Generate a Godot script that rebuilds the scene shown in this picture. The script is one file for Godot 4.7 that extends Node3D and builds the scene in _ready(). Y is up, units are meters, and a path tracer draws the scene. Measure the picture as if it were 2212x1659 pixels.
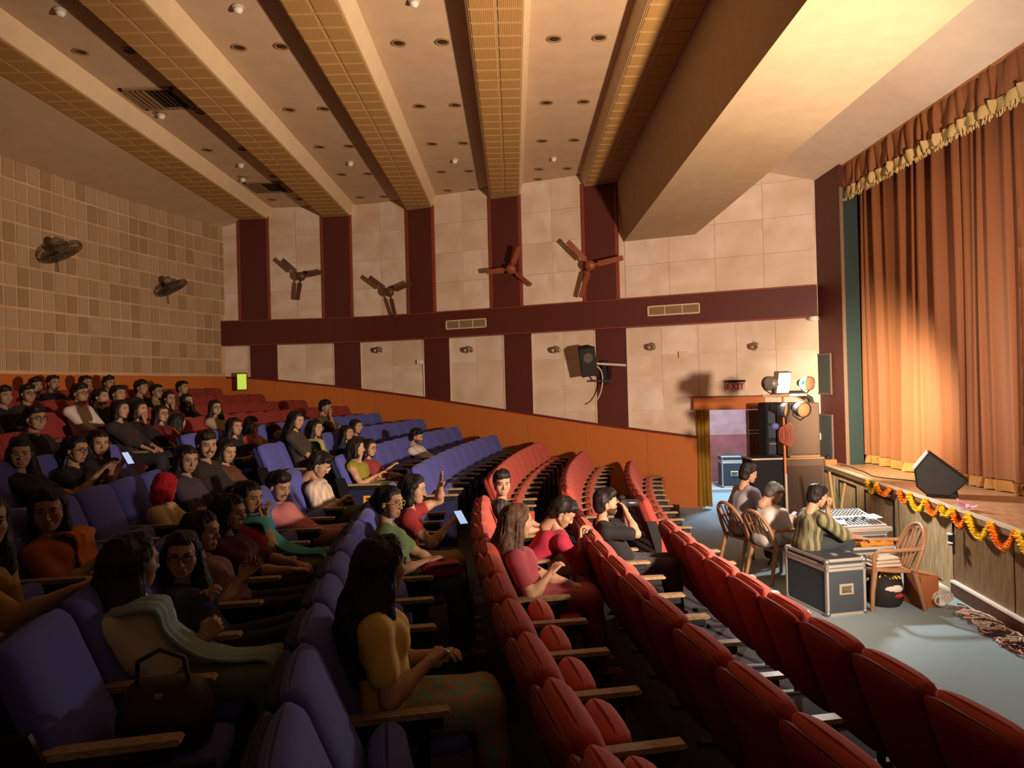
extends Node3D
# A hall seen from its near side aisle. x runs towards the stage, z back to the camera, y up; metres.
var taken := {}
var M := {}
var rng := RandomNumberGenerator.new()

# ---------- shape collector ----------
class G:
	var v := PackedVector3Array()
	var c := PackedColorArray()
	var g := PackedInt32Array()
	var tint := Color(1, 1, 1)
	var grp := -1
	func tri(a: Vector3, b: Vector3, d: Vector3):
		v.append(a); v.append(d); v.append(b)
		for k in 3: c.append(tint)
		g.append(grp)
	func quad(a: Vector3, b: Vector3, d: Vector3, e: Vector3):
		tri(a, b, d); tri(a, d, e)
	func mesh() -> ArrayMesh:
		var st := SurfaceTool.new()
		st.begin(Mesh.PRIMITIVE_TRIANGLES)
		for i in v.size():
			st.set_smooth_group(g[i / 3])
			st.set_color(c[i])
			st.add_vertex(v[i])
		st.index()
		st.generate_normals()
		return st.commit()
	func box(at: Vector3, s: Vector3, b := Basis(), bev := 0.0):
		var h := s * 0.5
		var e: float = minf(bev, minf(h.x, minf(h.y, h.z)) * 0.95)
		var keep := grp
		grp = -1
		var ax := [Vector3(1, 0, 0), Vector3(0, 1, 0), Vector3(0, 0, 1)]
		var hv := [h.x, h.y, h.z]
		for k in 3:
			var n: Vector3 = ax[k]
			var u: Vector3 = ax[(k + 1) % 3]
			var w: Vector3 = ax[(k + 2) % 3]
			var hu: float = hv[(k + 1) % 3] - e
			var hw: float = hv[(k + 2) % 3] - e
			for s2 in [1.0, -1.0]:
				var o: Vector3 = n * float(hv[k]) * s2
				var p := [o - u * hu - w * hw, o + u * hu - w * hw, o + u * hu + w * hw, o - u * hu + w * hw]
				if s2 < 0: p.reverse()
				quad(at + b * p[0], at + b * p[1], at + b * p[2], at + b * p[3])
		if e > 0.0:
			for k in 3:
				var n: Vector3 = ax[k]
				var u: Vector3 = ax[(k + 1) % 3]
				var w: Vector3 = ax[(k + 2) % 3]
				var l: float = hv[k] - e
				var hu: float = hv[(k + 1) % 3]
				var hw: float = hv[(k + 2) % 3]
				for su in [1.0, -1.0]:
					for sw in [1.0, -1.0]:
						var pu: Vector3 = u * hu * su + w * (hw - e) * sw
						var pw: Vector3 = u * (hu - e) * su + w * hw * sw
						var p := [pu - n * l, pu + n * l, pw + n * l, pw - n * l]
						if su * sw > 0: p.reverse()
						quad(at + b * p[0], at + b * p[1], at + b * p[2], at + b * p[3])
			for sx in [1.0, -1.0]:
				for sy in [1.0, -1.0]:
					for sz in [1.0, -1.0]:
						var p := [Vector3(h.x * sx, (h.y - e) * sy, (h.z - e) * sz), Vector3((h.x - e) * sx, h.y * sy, (h.z - e) * sz), Vector3((h.x - e) * sx, (h.y - e) * sy, h.z * sz)]
						if sx * sy * sz < 0: p.reverse()
						tri(at + b * p[0], at + b * p[1], at + b * p[2])
		grp = keep
	# rings of equal length, counter-clockwise when seen from beyond the last ring
	func loft(rings: Array, closed := true, caps := true):
		var n: int = rings[0].size()
		var last := n if closed else n - 1
		for i in rings.size() - 1:
			var a: PackedVector3Array = rings[i]
			var b: PackedVector3Array = rings[i + 1]
			for k in last:
				var k2 := (k + 1) % n
				quad(a[k], a[k2], b[k2], b[k])
		if caps and closed:
			var keep := grp
			grp = -1
			var f: PackedVector3Array = rings[0]
			var l: PackedVector3Array = rings[-1]
			for k in range(1, n - 1):
				tri(f[0], f[k + 1], f[k])
				tri(l[0], l[k], l[k + 1])
			grp = keep
	func tube(pts: Array, radii, sides := 8, caps := true, flat := 1.0):
		var keep := grp
		grp = 1
		var rings := []
		var t0: Vector3 = (pts[1] - pts[0]).normalized()
		var u: Vector3 = t0.cross(Vector3(0, 1, 0) if absf(t0.y) < 0.9 else Vector3(1, 0, 0)).normalized()
		for i in pts.size():
			var t: Vector3 = (pts[mini(i + 1, pts.size() - 1)] - pts[maxi(i - 1, 0)]).normalized()
			u = (u - t * u.dot(t)).normalized()
			var w := t.cross(u)
			var r: float = radii[i] if radii is Array else radii
			var ring := PackedVector3Array()
			for k in sides:
				var a := TAU * k / sides
				ring.append(pts[i] + (u * cos(a) + w * sin(a) * flat) * r)
			rings.append(ring)
		loft(rings, true, caps)
		grp = keep
	func lathe(prof: Array, at := Vector3.ZERO, b := Basis(), sides := 16):
		var keep := grp
		grp = 1
		var rings := []
		for p in prof:
			var ring := PackedVector3Array()
			for k in sides:
				var a := -TAU * k / sides
				ring.append(at + b * Vector3(p.x * cos(a), p.y, p.x * sin(a)))
			rings.append(ring)
		loft(rings)
		grp = keep
	func ball(at: Vector3, r: Vector3, b := Basis(), n := 8):
		var prof := []
		for k in n + 1:
			var a := -PI / 2 + PI * k / n
			prof.append(Vector2(maxf(cos(a), 0.02), sin(a)))
		lathe(prof, at, Basis(b.x * r.x, b.y * r.y, b.z * r.z), n * 2)
	# a flat outline (x, y) pushed along z, set in the frame t
	func prism(outline: Array, depth: float, t := Transform3D()):
		var poly := PackedVector2Array(outline)
		if Geometry2D.is_polygon_clockwise(poly): poly.reverse()
		var idx := Geometry2D.triangulate_polygon(poly)
		var keep := grp
		grp = -1
		var h := depth * 0.5
		for i in range(0, idx.size(), 3):
			var p := [poly[idx[i]], poly[idx[i + 1]], poly[idx[i + 2]]]
			if (p[1] - p[0]).cross(p[2] - p[0]) < 0: p.reverse()
			tri(t * Vector3(p[0].x, p[0].y, h), t * Vector3(p[1].x, p[1].y, h), t * Vector3(p[2].x, p[2].y, h))
			tri(t * Vector3(p[0].x, p[0].y, -h), t * Vector3(p[2].x, p[2].y, -h), t * Vector3(p[1].x, p[1].y, -h))
		for i in poly.size():
			var a := poly[i]
			var b := poly[(i + 1) % poly.size()]
			quad(t * Vector3(a.x, a.y, -h), t * Vector3(b.x, b.y, -h), t * Vector3(b.x, b.y, h), t * Vector3(a.x, a.y, h))
		grp = keep

# ---------- naming and tagging ----------
func numbered(called: String) -> String:
	var k: int = taken.get(called, 0)
	taken[called] = k + 1
	return called if k == 0 else "%s_%03d" % [called, k]
func obj(called: String, shape, mat: Material, parent: Node3D = self) -> MeshInstance3D:
	var o := MeshInstance3D.new()
	o.mesh = shape.mesh() if shape is G else shape
	o.material_override = mat
	if parent == self:
		o.name = numbered(called)
	else:
		var k := "%s/%s" % [parent.get_instance_id(), called]
		var n: int = taken.get(k, 0)
		taken[k] = n + 1
		o.name = called if n == 0 else "%s_%03d" % [called, n]
	parent.add_child(o, true)
	return o
func tag(o: Node, label: String, category: String, group := "", kind := "") -> Node:
	if label: o.set_meta("label", label)
	if category: o.set_meta("category", category)
	if group: o.set_meta("group", group)
	if kind: o.set_meta("kind", kind)
	return o
func thing(called: String, label: String, category: String, at := Vector3.ZERO, turn := 0.0, group := "") -> Node3D:
	var o := Node3D.new()
	o.name = numbered(called)
	add_child(o)
	o.position = at
	o.rotation.y = turn
	tag(o, label, category, group)
	return o
func struct(called: String, shape, mat: Material, label := "", parent: Node3D = self) -> MeshInstance3D:
	var o := obj(called, shape, mat, parent)
	if parent == self: tag(o, label, "", "", "structure")
	return o
func dup(src: Node3D, label: String, at: Vector3, turn: float, group := "") -> Node3D:
	var base := String(src.name)
	var cut := base.rfind("_0")
	if cut > 0: base = base.substr(0, cut)
	var r: Node3D = src.duplicate()
	r.name = numbered(base)
	add_child(r)
	r.position = at
	r.rotation.y = turn
	r.set_meta("label", label)
	if group: r.set_meta("group", group)
	return r
const ORD := ["first", "second", "third", "fourth", "fifth", "sixth", "seventh", "eighth", "ninth", "tenth", "eleventh", "twelfth", "thirteenth", "fourteenth", "fifteenth"]

# ---------- materials ----------
func noise_tex(freq: float, lo: Color, hi: Color, oct := 4, kind := FastNoiseLite.TYPE_SIMPLEX_SMOOTH, size := 256, sd := 1, normal := false, bump := 4.0) -> NoiseTexture2D:
	var n := FastNoiseLite.new()
	n.noise_type = kind
	n.frequency = freq
	n.fractal_octaves = oct
	n.seed = sd
	var t := NoiseTexture2D.new()
	t.width = size; t.height = size
	t.seamless = true
	t.noise = n
	if normal:
		t.as_normal_map = true
		t.bump_strength = bump
	else:
		var r := Gradient.new()
		r.set_color(0, lo); r.set_color(1, hi)
		t.color_ramp = r
	return t
func mat(col: Color, rough := 0.8, tex: Texture2D = null, scale := Vector3.ONE, metal := 0.0, nrm: Texture2D = null, nscale := 1.0) -> StandardMaterial3D:
	var m := StandardMaterial3D.new()
	m.albedo_color = col
	m.roughness = rough
	m.metallic = metal
	m.metallic_specular = 0.4
	if tex or nrm:
		m.uv1_triplanar = true
		m.uv1_scale = scale
	if tex: m.albedo_texture = tex
	if nrm:
		m.normal_enabled = true
		m.normal_texture = nrm
		m.normal_scale = nscale
	return m
func rgb(r: float, g: float, b: float) -> Color:
	return Color(r / 255.0, g / 255.0, b / 255.0)
func glow(col: Color, e: float) -> StandardMaterial3D:
	var m := mat(Color(0.1, 0.1, 0.1), 0.5)
	m.emission_enabled = true
	m.emission = col
	m.emission_energy_multiplier = e
	return m

func _ready():
	rng.seed = 7
	# camera
	var cam := Camera3D.new()
	cam.name = "camera"
	cam.fov = 56.79
	cam.near = 0.05
	cam.far = 100.0
	cam.basis = Basis(Vector3.UP, 0.00261) * Basis(Vector3.RIGHT, 0.00359) * Basis(Vector3.BACK, -0.0262)
	cam.position = Vector3(0, 2.5, 0)
	add_child(cam)
	cam.current = true
	# no sky: the hall is closed
	var env := Environment.new()
	env.background_mode = Environment.BG_COLOR
	env.background_color = Color(0, 0, 0)
	env.tonemap_mode = Environment.TONE_MAPPER_LINEAR
	env.tonemap_exposure = 1.18
	env.sdfgi_enabled = true
	env.ssao_enabled = true
	env.ssil_enabled = true
	var we := WorldEnvironment.new()
	we.name = "world_environment"
	we.environment = env
	add_child(we)
	# warm flood on its own stand at the near stage corner, outside the frame
	spot("near_flood_lamp", Vector3(3.7, 2.5, -2.9), Vector3(-0.3, 4.6, -13.2), 54.0, Color(1.0, 0.87, 0.765), 86.0, 0.75, 0.14)
	# white flood at the far stage corner (in view) and the lamp beside it that is turned to the curtain
	area_light("far_flood_lamp", Vector3(3.745, 2.46, -9.72), Vector3(4.195, 2.26, -8.82), Vector2(0.22, 0.27), Color(1.0, 0.97, 0.93), 14.0)
	spot("curtain_lamp", Vector3(4.28, 2.38, -9.85), Vector3(6.0, 1.9, -11.4), 48.0, Color(1.0, 0.93, 0.8), 26.0)
	# cool light in the passage behind the exit door
	area_light("passage_lamp", Vector3(4.9, 2.85, -15.3), Vector3(4.7, 0, -15.3), Vector2(0.9, 0.4), Color(0.82, 0.91, 1.0), 15.0)
	materials()
	shell()
	ceiling_work()
	stage_work()
	seating()
	fittings()
	crew_corner()
	people()

func area_light(called: String, at: Vector3, to: Vector3, size: Vector2, col: Color, e: float):
	var l := AreaLight3D.new()
	l.name = called
	l.area_size = size
	l.light_color = col
	l.light_energy = e
	l.shadow_enabled = true
	l.set("area_range", 40.0)
	l.set("area_attenuation", 2.0)
	l.position = at
	add_child(l)
	l.look_at_from_position(at, to, Vector3.UP if absf((to - at).normalized().y) < 0.99 else Vector3.RIGHT)
	return l
func spot(called: String, at: Vector3, to: Vector3, angle: float, col: Color, e: float, blend := 1.0, size := 0.06):
	var l := SpotLight3D.new()
	l.name = called
	l.light_color = col
	l.light_energy = e
	l.spot_angle = angle
	l.spot_range = 40.0
	l.spot_attenuation = 2.0
	l.spot_angle_attenuation = blend
	l.light_size = size
	l.shadow_enabled = true
	add_child(l)
	l.look_at_from_position(at, to, Vector3.UP)
	return l
func omni(called: String, at: Vector3, col: Color, e: float, size: float):
	var l := OmniLight3D.new()
	l.name = called
	l.light_color = col
	l.light_energy = e
	l.light_size = size
	l.omni_range = 40.0
	l.omni_attenuation = 2.0
	l.shadow_enabled = true
	l.position = at
	add_child(l)
	return l

func materials():
	var plaster := noise_tex(0.012, Color(0.94, 0.94, 0.94), Color(1, 1, 1), 4, FastNoiseLite.TYPE_SIMPLEX_SMOOTH, 512, 3)
	var stain := noise_tex(0.006, Color(0.88, 0.82, 0.74), Color(1, 1, 1), 5, FastNoiseLite.TYPE_PERLIN, 512, 5)
	var fine := noise_tex(0.25, Color(0.8, 0.8, 0.8), Color(1, 1, 1), 2, FastNoiseLite.TYPE_SIMPLEX, 256, 9)
	var weave := noise_tex(0.45, Color(0.72, 0.72, 0.72), Color(1, 1, 1), 2, FastNoiseLite.TYPE_CELLULAR, 256, 4)
	var grain := noise_tex(0.02, Color(0.68, 0.62, 0.58), Color(1, 1, 1), 5, FastNoiseLite.TYPE_SIMPLEX_SMOOTH, 512, 8)
	M.fine = fine; M.weave = weave; M.grain = grain; M.stain = stain
	M.cream = mat(rgb(230, 215, 200), 0.92, stain, Vector3(0.55, 0.55, 0.55))
	M.cream2 = mat(rgb(226, 210, 193), 0.92, stain, Vector3(0.4, 0.4, 0.4))
	M.cream3 = mat(rgb(234, 221, 207), 0.92, stain, Vector3(0.7, 0.5, 0.7))
	M.ceiling = mat(rgb(212, 182, 146), 0.9, plaster, Vector3(0.3, 0.3, 0.3))
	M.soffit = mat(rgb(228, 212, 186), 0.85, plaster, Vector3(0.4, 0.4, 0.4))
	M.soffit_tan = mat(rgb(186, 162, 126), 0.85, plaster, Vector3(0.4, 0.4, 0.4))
	M.beam = mat(rgb(226, 204, 164), 0.85, plaster, Vector3(0.4, 0.4, 0.4))
	M.ochre = mat(rgb(206, 168, 108), 0.85, fine, Vector3(3, 3, 3))
	# ribbed acoustic board: fine parallel grooves
	var im := Image.create(32, 32, false, Image.FORMAT_RGB8)
	for x in 32:
		for y in 32:
			var d := 1.0 if x % 8 < 5 else 0.72
			im.set_pixel(x, y, Color(d, d, d))
	M.rib = mat(rgb(196, 152, 88), 0.85, ImageTexture.create_from_image(im), Vector3(12, 12, 12))
	M.maroon = mat(rgb(96, 42, 34), 0.55, fine, Vector3(2, 2, 2))
	M.maroon_edge = mat(rgb(132, 62, 44), 0.5)
	M.dado = mat(rgb(206, 118, 54), 0.5, fine, Vector3(1.5, 1.5, 1.5))
	M.dado_trim = mat(rgb(104, 42, 30), 0.45)
	M.tile = []
	for k in 4:
		M.tile.append(mat([rgb(188, 158, 122), rgb(194, 166, 130), rgb(178, 148, 112), rgb(198, 170, 136)][k], 0.95, fine, Vector3(4, 4, 4)))
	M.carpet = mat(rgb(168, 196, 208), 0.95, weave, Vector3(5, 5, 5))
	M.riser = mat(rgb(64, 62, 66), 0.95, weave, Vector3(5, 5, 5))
	M.black = mat(rgb(22, 22, 24), 0.55)
	M.black_rough = mat(rgb(34, 34, 36), 0.85, weave, Vector3(8, 8, 8))
	M.grey_metal = mat(rgb(150, 150, 150), 0.4, null, Vector3.ONE, 0.8)
	M.alu = mat(rgb(214, 210, 200), 0.42, fine, Vector3(6, 6, 6), 0.55)
	M.white = mat(rgb(226, 222, 214), 0.6)
	M.wood = mat(rgb(150, 92, 48), 0.5, grain, Vector3(0.6, 3.0, 0.6))
	M.stagewood = mat(rgb(196, 156, 118), 0.38, grain, Vector3(3.0, 1.0, 0.35))
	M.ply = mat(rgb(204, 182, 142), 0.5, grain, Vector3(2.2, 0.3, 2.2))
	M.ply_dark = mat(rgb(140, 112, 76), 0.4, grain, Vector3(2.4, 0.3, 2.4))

func wz(x: float) -> float:
	var t := x + 3.37
	return -17.0 + 0.41 * (t + sqrt(t * t + 0.64)) / 2.0
func wn(x: float) -> Vector3:
	var d := (wz(x + 0.05) - wz(x - 0.05)) / 0.1
	return Vector3(-d, 0, 1).normalized()
func wp(x: float, y: float, off := 0.0) -> Vector3:
	return Vector3(x, y, wz(x)) + wn(x) * off
func wyaw(x: float) -> float:
	var n := wn(x)
	return atan2(n.x, n.z)
# a slab that follows the side wall between x0 and x1
func wall_slab(g: G, x0: float, x1: float, lo: Callable, hi: Callable, d0: float, d1: float, seg := 1):
	var rings := []
	for k in seg + 1:
		var x := lerpf(x0, x1, float(k) / seg)
		var a: float = lo.call(x)
		var b: float = hi.call(x)
		rings.append(PackedVector3Array([wp(x, a, d0), wp(x, a, d1), wp(x, b, d1), wp(x, b, d0)]))
	rings.reverse()
	g.loft(rings)
func flat(v: float) -> Callable:
	return func(_x): return v
func dado_y(x: float) -> float:
	var p := [[-7.5, 2.92], [-6.31, 2.89], [-4.31, 2.64], [-2.06, 2.31], [-0.22, 2.0], [1.72, 1.68], [3.65, 1.41], [7.0, 0.9]]
	for k in p.size() - 1:
		if x <= p[k + 1][0]: return remap(x, p[k][0], p[k + 1][0], p[k][1], p[k + 1][1])
	return 0.9
func bxx(z: float) -> float:
	return -8.5 + (z + 7.8) * (z + 7.8) / 52.0
func bn(z: float) -> Vector3:
	return Vector3(1, 0, -(z + 7.8) / 26.0).normalized()
func bp(z: float, y: float, off := 0.0) -> Vector3:
	return Vector3(bxx(z), y, z) + bn(z) * off
func back_slab(g: G, z0: float, z1: float, y0: float, y1: float, d0: float, d1: float, seg := 1):
	var rings := []
	for k in seg + 1:
		var z := lerpf(z0, z1, float(k) / seg)
		rings.append(PackedVector3Array([bp(z, y0, d0), bp(z, y0, d1), bp(z, y1, d1), bp(z, y1, d0)]))
	if z1 < z0: rings.reverse()
	rings.reverse()
	g.loft(rings)

const BEAMS := [[-6.45, -5.77], [-4.45, -3.77], [-2.38, -1.76], [-0.41, 0.23], [1.57, 2.22]]
const PIL_UP := [[-6.46, -5.78], [-4.46, -3.78], [-2.35, -1.74], [-0.40, 0.24], [1.575, 2.22]]
const PIL_LOW := [[-6.27, -5.63], [-4.25, -3.62], [-2.03, -1.44], [-0.17, 0.41], [1.75, 2.34]]
const DOOR_X0 := 3.72
const DOOR_X1 := 4.9
func shell():
	# ---- far side wall: plain backing with the doorway left open
	var g := G.new()
	wall_slab(g, -8.0, DOOR_X0, flat(-0.3), flat(7.3), -0.3, 0.0, 24)
	wall_slab(g, DOOR_X0, DOOR_X1, flat(1.98), flat(7.3), -0.3, 0.0, 2)
	wall_slab(g, DOOR_X1, 6.4, flat(-0.3), flat(7.3), -0.3, 0.0, 2)
	var wall := struct("wall_side", g, M.cream2, "cream side wall with square acoustic boards and maroon pilasters")
	# acoustic boards between the pilasters
	var creams := [M.cream, M.cream3, M.cream2]
	var secs := [[-7.0, -6.47], [-5.77, -4.47], [-3.77, -2.36], [-1.73, -0.41], [0.25, 1.56], [2.36, 5.68]]
	for s in secs:
		var cols: int = maxi(1, roundi((s[1] - s[0]) / 0.75))
		for c in cols:
			var a: float = lerpf(s[0], s[1], float(c) / cols) + 0.0022
			var b: float = lerpf(s[0], s[1], float(c + 1) / cols) - 0.0022
			for r in 4:
				g = G.new()
				wall_slab(g, a, b, flat(4.24 + r * 0.67 + 0.0022), flat(4.24 + (r + 1) * 0.67 - 0.0022), 0.0, 0.02 + 0.001 * rng.randi_range(0, 2))
				obj("wall_panel", g, creams[rng.randi_range(0, 2)], wall)
	secs = [[-7.0, -6.28], [-5.62, -4.26], [-3.61, -2.04], [-1.43, -0.18], [0.42, 1.74], [2.35, 5.68]]
	for s in secs:
		var cols: int = maxi(1, roundi((s[1] - s[0]) / 0.72))
		for c in cols:
			var a: float = lerpf(s[0], s[1], float(c) / cols) + 0.0022
			var b: float = lerpf(s[0], s[1], float(c + 1) / cols) - 0.0022
			for r in 6:
				var y1: float = 3.62 - r * 0.56 - 0.0022
				var y0: float = 3.62 - (r + 1) * 0.56 + 0.0022
				if b > DOOR_X0 - 0.1 and a < DOOR_X1 and y0 < 2.2:
					y0 = 2.205
					if y1 < 2.3: continue
				if y1 < dado_y(a): continue
				g = G.new()
				wall_slab(g, a, b, flat(y0), flat(y1), 0.0, 0.02 + 0.001 * rng.randi_range(0, 2))
				obj("wall_panel", g, creams[rng.randi_range(0, 2)], wall)
	# maroon pilasters with lighter edges
	for p in PIL_UP:
		g = G.new()
		wall_slab(g, p[0], p[1], flat(4.2), flat(6.7), 0.0, 0.09)
		var o := struct("trim", g, M.maroon, "dark maroon flat pilaster above the band, under a ceiling beam")
		for e in [p[0], p[1]]:
			g = G.new()
			wall_slab(g, e - 0.025, e + 0.025, flat(4.2), flat(6.7), 0.0, 0.1)
			obj("edge_strip", g, M.maroon_edge, o)
	for p in PIL_LOW:
		g = G.new()
		wall_slab(g, p[0], p[1], func(t): return dado_y(t) - 0.02, flat(3.66), 0.0, 0.05)
		var o := struct("trim", g, M.maroon, "dark maroon flat pilaster below the band")
		for e in [p[0] - 0.03, p[1] + 0.01]:
			g = G.new()
			wall_slab(g, e, e + 0.025, func(t): return dado_y(t) - 0.02, flat(3.63), 0.0, 0.045)
			obj("edge_strip", g, M.cream3, o)
	g = G.new()
	wall_slab(g, -6.9, 5.7, flat(3.645), flat(4.225), 0.0, 0.16, 24)
	var band := struct("trim", g, M.maroon, "long maroon band running along the side wall")
	for y in [3.64, 4.215]:
		g = G.new()
		wall_slab(g, -6.9, 5.7, flat(y), flat(y + 0.02), 0.0, 0.175, 24)
		obj("edge_strip", g, M.maroon_edge, band)
	# orange wooden dado that follows the rake
	var x := -6.9
	g = G.new()
	wall_slab(g, -6.9, DOOR_X0 - 0.06, flat(-0.3), dado_y, 0.0, 0.03, 20)
	var dado := struct("trim", g, M.dado, "orange brown wooden dado along the side wall, sloping with the rake")
	while x < DOOR_X0 - 0.3:
		var x2 := minf(x + 1.2, DOOR_X0 - 0.06)
		g = G.new()
		wall_slab(g, x + 0.002, x2 - 0.002, flat(-0.2), func(t): return dado_y(t) - 0.03, 0.03, 0.05, 3)
		obj("dado_board", g, M.dado, dado)
		x = x2
	g = G.new()
	wall_slab(g, -6.9, DOOR_X0 - 0.06, func(t): return dado_y(t) - 0.035, func(t): return dado_y(t) + 0.01, 0.0, 0.075, 20)
	obj("cap_rail", g, M.dado_trim, dado)
	# ---- back wall with its grid of acoustic tiles
	g = G.new()
	back_slab(g, 2.0, -17.8, -0.3, 7.3, -0.3, 0.0, 30)
	var back := struct("wall_back", g, mat(rgb(214, 186, 150), 0.95, M.stain, Vector3(0.5, 0.5, 0.5)), "tan back wall covered with a grid of square acoustic tiles")
	var z := -17.1
	for c in 29:
		for r in 10:
			if c == 0 and r < 4: continue
			g = G.new()
			var y := 2.96 + r * 0.353
			back_slab(g, z + 0.02, z + 0.235, y + 0.022, y + 0.331, 0.0, 0.018)
			obj("acoustic_tile", g, M.tile[rng.randi_range(0, 3)], back)
		z += 0.255
	g = G.new()
	back_slab(g, 2.0, -17.6, -0.3, 2.92, 0.0, 0.05, 24)
	struct("trim", g, M.dado, "orange brown wooden dado along the back wall")
	# ---- near wall and the rest of the shell, behind the camera
	g = G.new()
	g.box(Vector3(0.5, 3.5, 1.45), Vector3(19, 7.6, 0.3))
	struct("wall_near", g, M.cream2, "cream near side wall behind the viewer")
	# ---- stage wall: maroon jamb, header, hall wall beyond the stage
	g = G.new()
	g.box(Vector3(5.86, 3.1, -12.83), Vector3(0.3, 6.9, 1.1))
	var jamb := struct("wall_stage", g, M.maroon, "maroon proscenium jamb at the far end of the stage")
	for q in [[2.22, 2.94], [1.05, 1.83]]:
		g = G.new()
		g.box(Vector3(5.695, (q[0] + q[1]) / 2, -13.03), Vector3(0.02, q[1] - q[0], 0.52))
		obj("inset_panel", g, mat(rgb(66, 70, 68), 0.8), jamb)
		g = G.new()
		for e in [[q[0], 0.56, 0.03], [q[1], 0.56, 0.03]]:
			g.box(Vector3(5.69, e[0], -13.03), Vector3(0.03, 0.03, 0.56))
		for e in [-13.3, -12.76]:
			g.box(Vector3(5.69, (q[0] + q[1]) / 2, e), Vector3(0.03, q[1] - q[0], 0.03))
		obj("panel_frame", g, mat(rgb(108, 86, 76), 0.6), jamb)
	g = G.new()
	g.box(Vector3(5.88, 3.3, -12.275), Vector3(0.24, 5.0, 0.02))
	obj("return_panel", g, mat(rgb(40, 56, 52), 0.6), jamb)
	g = G.new()
	g.box(Vector3(5.73, 3.3, -12.275), Vector3(0.06, 5.0, 0.04), Basis(), 0.01)
	obj("edge_strip", g, mat(rgb(122, 100, 80), 0.5), jamb)
	g = G.new()
	g.box(Vector3(5.9, 3.6, 0.0), Vector3(0.3, 7.6, 3.2))
	struct("wall_stage_near", g, M.maroon, "maroon proscenium jamb at the near end of the stage")
	g = G.new()
	g.box(Vector3(7.2, 3.6, -6.5), Vector3(0.2, 7.6, 16.0))
	struct("wall_stage_back", g, M.black_rough, "dark back of the stage house behind the curtain")
	g = G.new()
	g.box(Vector3(6.6, 3.6, -13.6), Vector3(1.6, 7.6, 0.2))
	g.box(Vector3(6.6, 3.6, 1.2), Vector3(1.6, 7.6, 0.2))
	struct("wall_stage_end", g, M.black_rough, "dark end walls of the stage house")
	g = G.new()
	g.box(Vector3(6.5, 6.85, -6.2), Vector3(1.6, 1.25, 14.4))
	struct("wall_header", g, M.soffit, "plain header above the stage opening")
	# ---- floors
	g = G.new()
	g.box(Vector3(0.0, -0.15, -7.8), Vector3(22, 0.3, 21.0))
	struct("floor", g, M.carpet, "blue grey carpet on the flat floor before the stage")
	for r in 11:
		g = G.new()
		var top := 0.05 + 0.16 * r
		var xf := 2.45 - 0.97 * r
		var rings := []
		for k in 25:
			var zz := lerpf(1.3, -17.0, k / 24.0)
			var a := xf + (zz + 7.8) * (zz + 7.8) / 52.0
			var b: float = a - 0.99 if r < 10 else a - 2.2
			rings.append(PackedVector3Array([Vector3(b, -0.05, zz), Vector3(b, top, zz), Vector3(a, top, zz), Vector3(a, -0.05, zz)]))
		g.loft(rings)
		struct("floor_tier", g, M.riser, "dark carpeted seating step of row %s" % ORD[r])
	# ---- passage behind the exit door
	g = G.new()
	g.box(Vector3(5.3, 1.5, -17.3), Vector3(4.0, 3.2, 0.15))
	g.box(Vector3(3.35, 1.5, -16.1), Vector3(0.12, 3.2, 2.7))
	g.box(Vector3(7.2, 1.5, -15.6), Vector3(0.15, 3.2, 3.4))
	struct("wall_passage", g, mat(rgb(180, 146, 152), 0.9, M.stain, Vector3(1, 1, 1)), "mauve wall of the passage seen through the exit door")
	g = G.new()
	g.box(Vector3(5.3, 0.55, -17.215), Vector3(3.8, 1.3, 0.02))
	struct("trim", g, mat(rgb(150, 92, 92), 0.9, M.stain, Vector3(1, 1, 1)), "reddish lower band of the passage wall")
	g = G.new()
	g.box(Vector3(5.3, 3.05, -15.75), Vector3(4.0, 0.12, 3.2))
	struct("ceiling_passage", g, M.cream2, "plain ceiling of the passage behind the exit door")
	g = G.new()
	g.box(Vector3(5.0, 0.02, -16.6), Vector3(4.4, 0.1, 1.3))
	struct("floor_passage", g, mat(rgb(176, 182, 176), 0.7), "pale floor of the passage")

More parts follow.
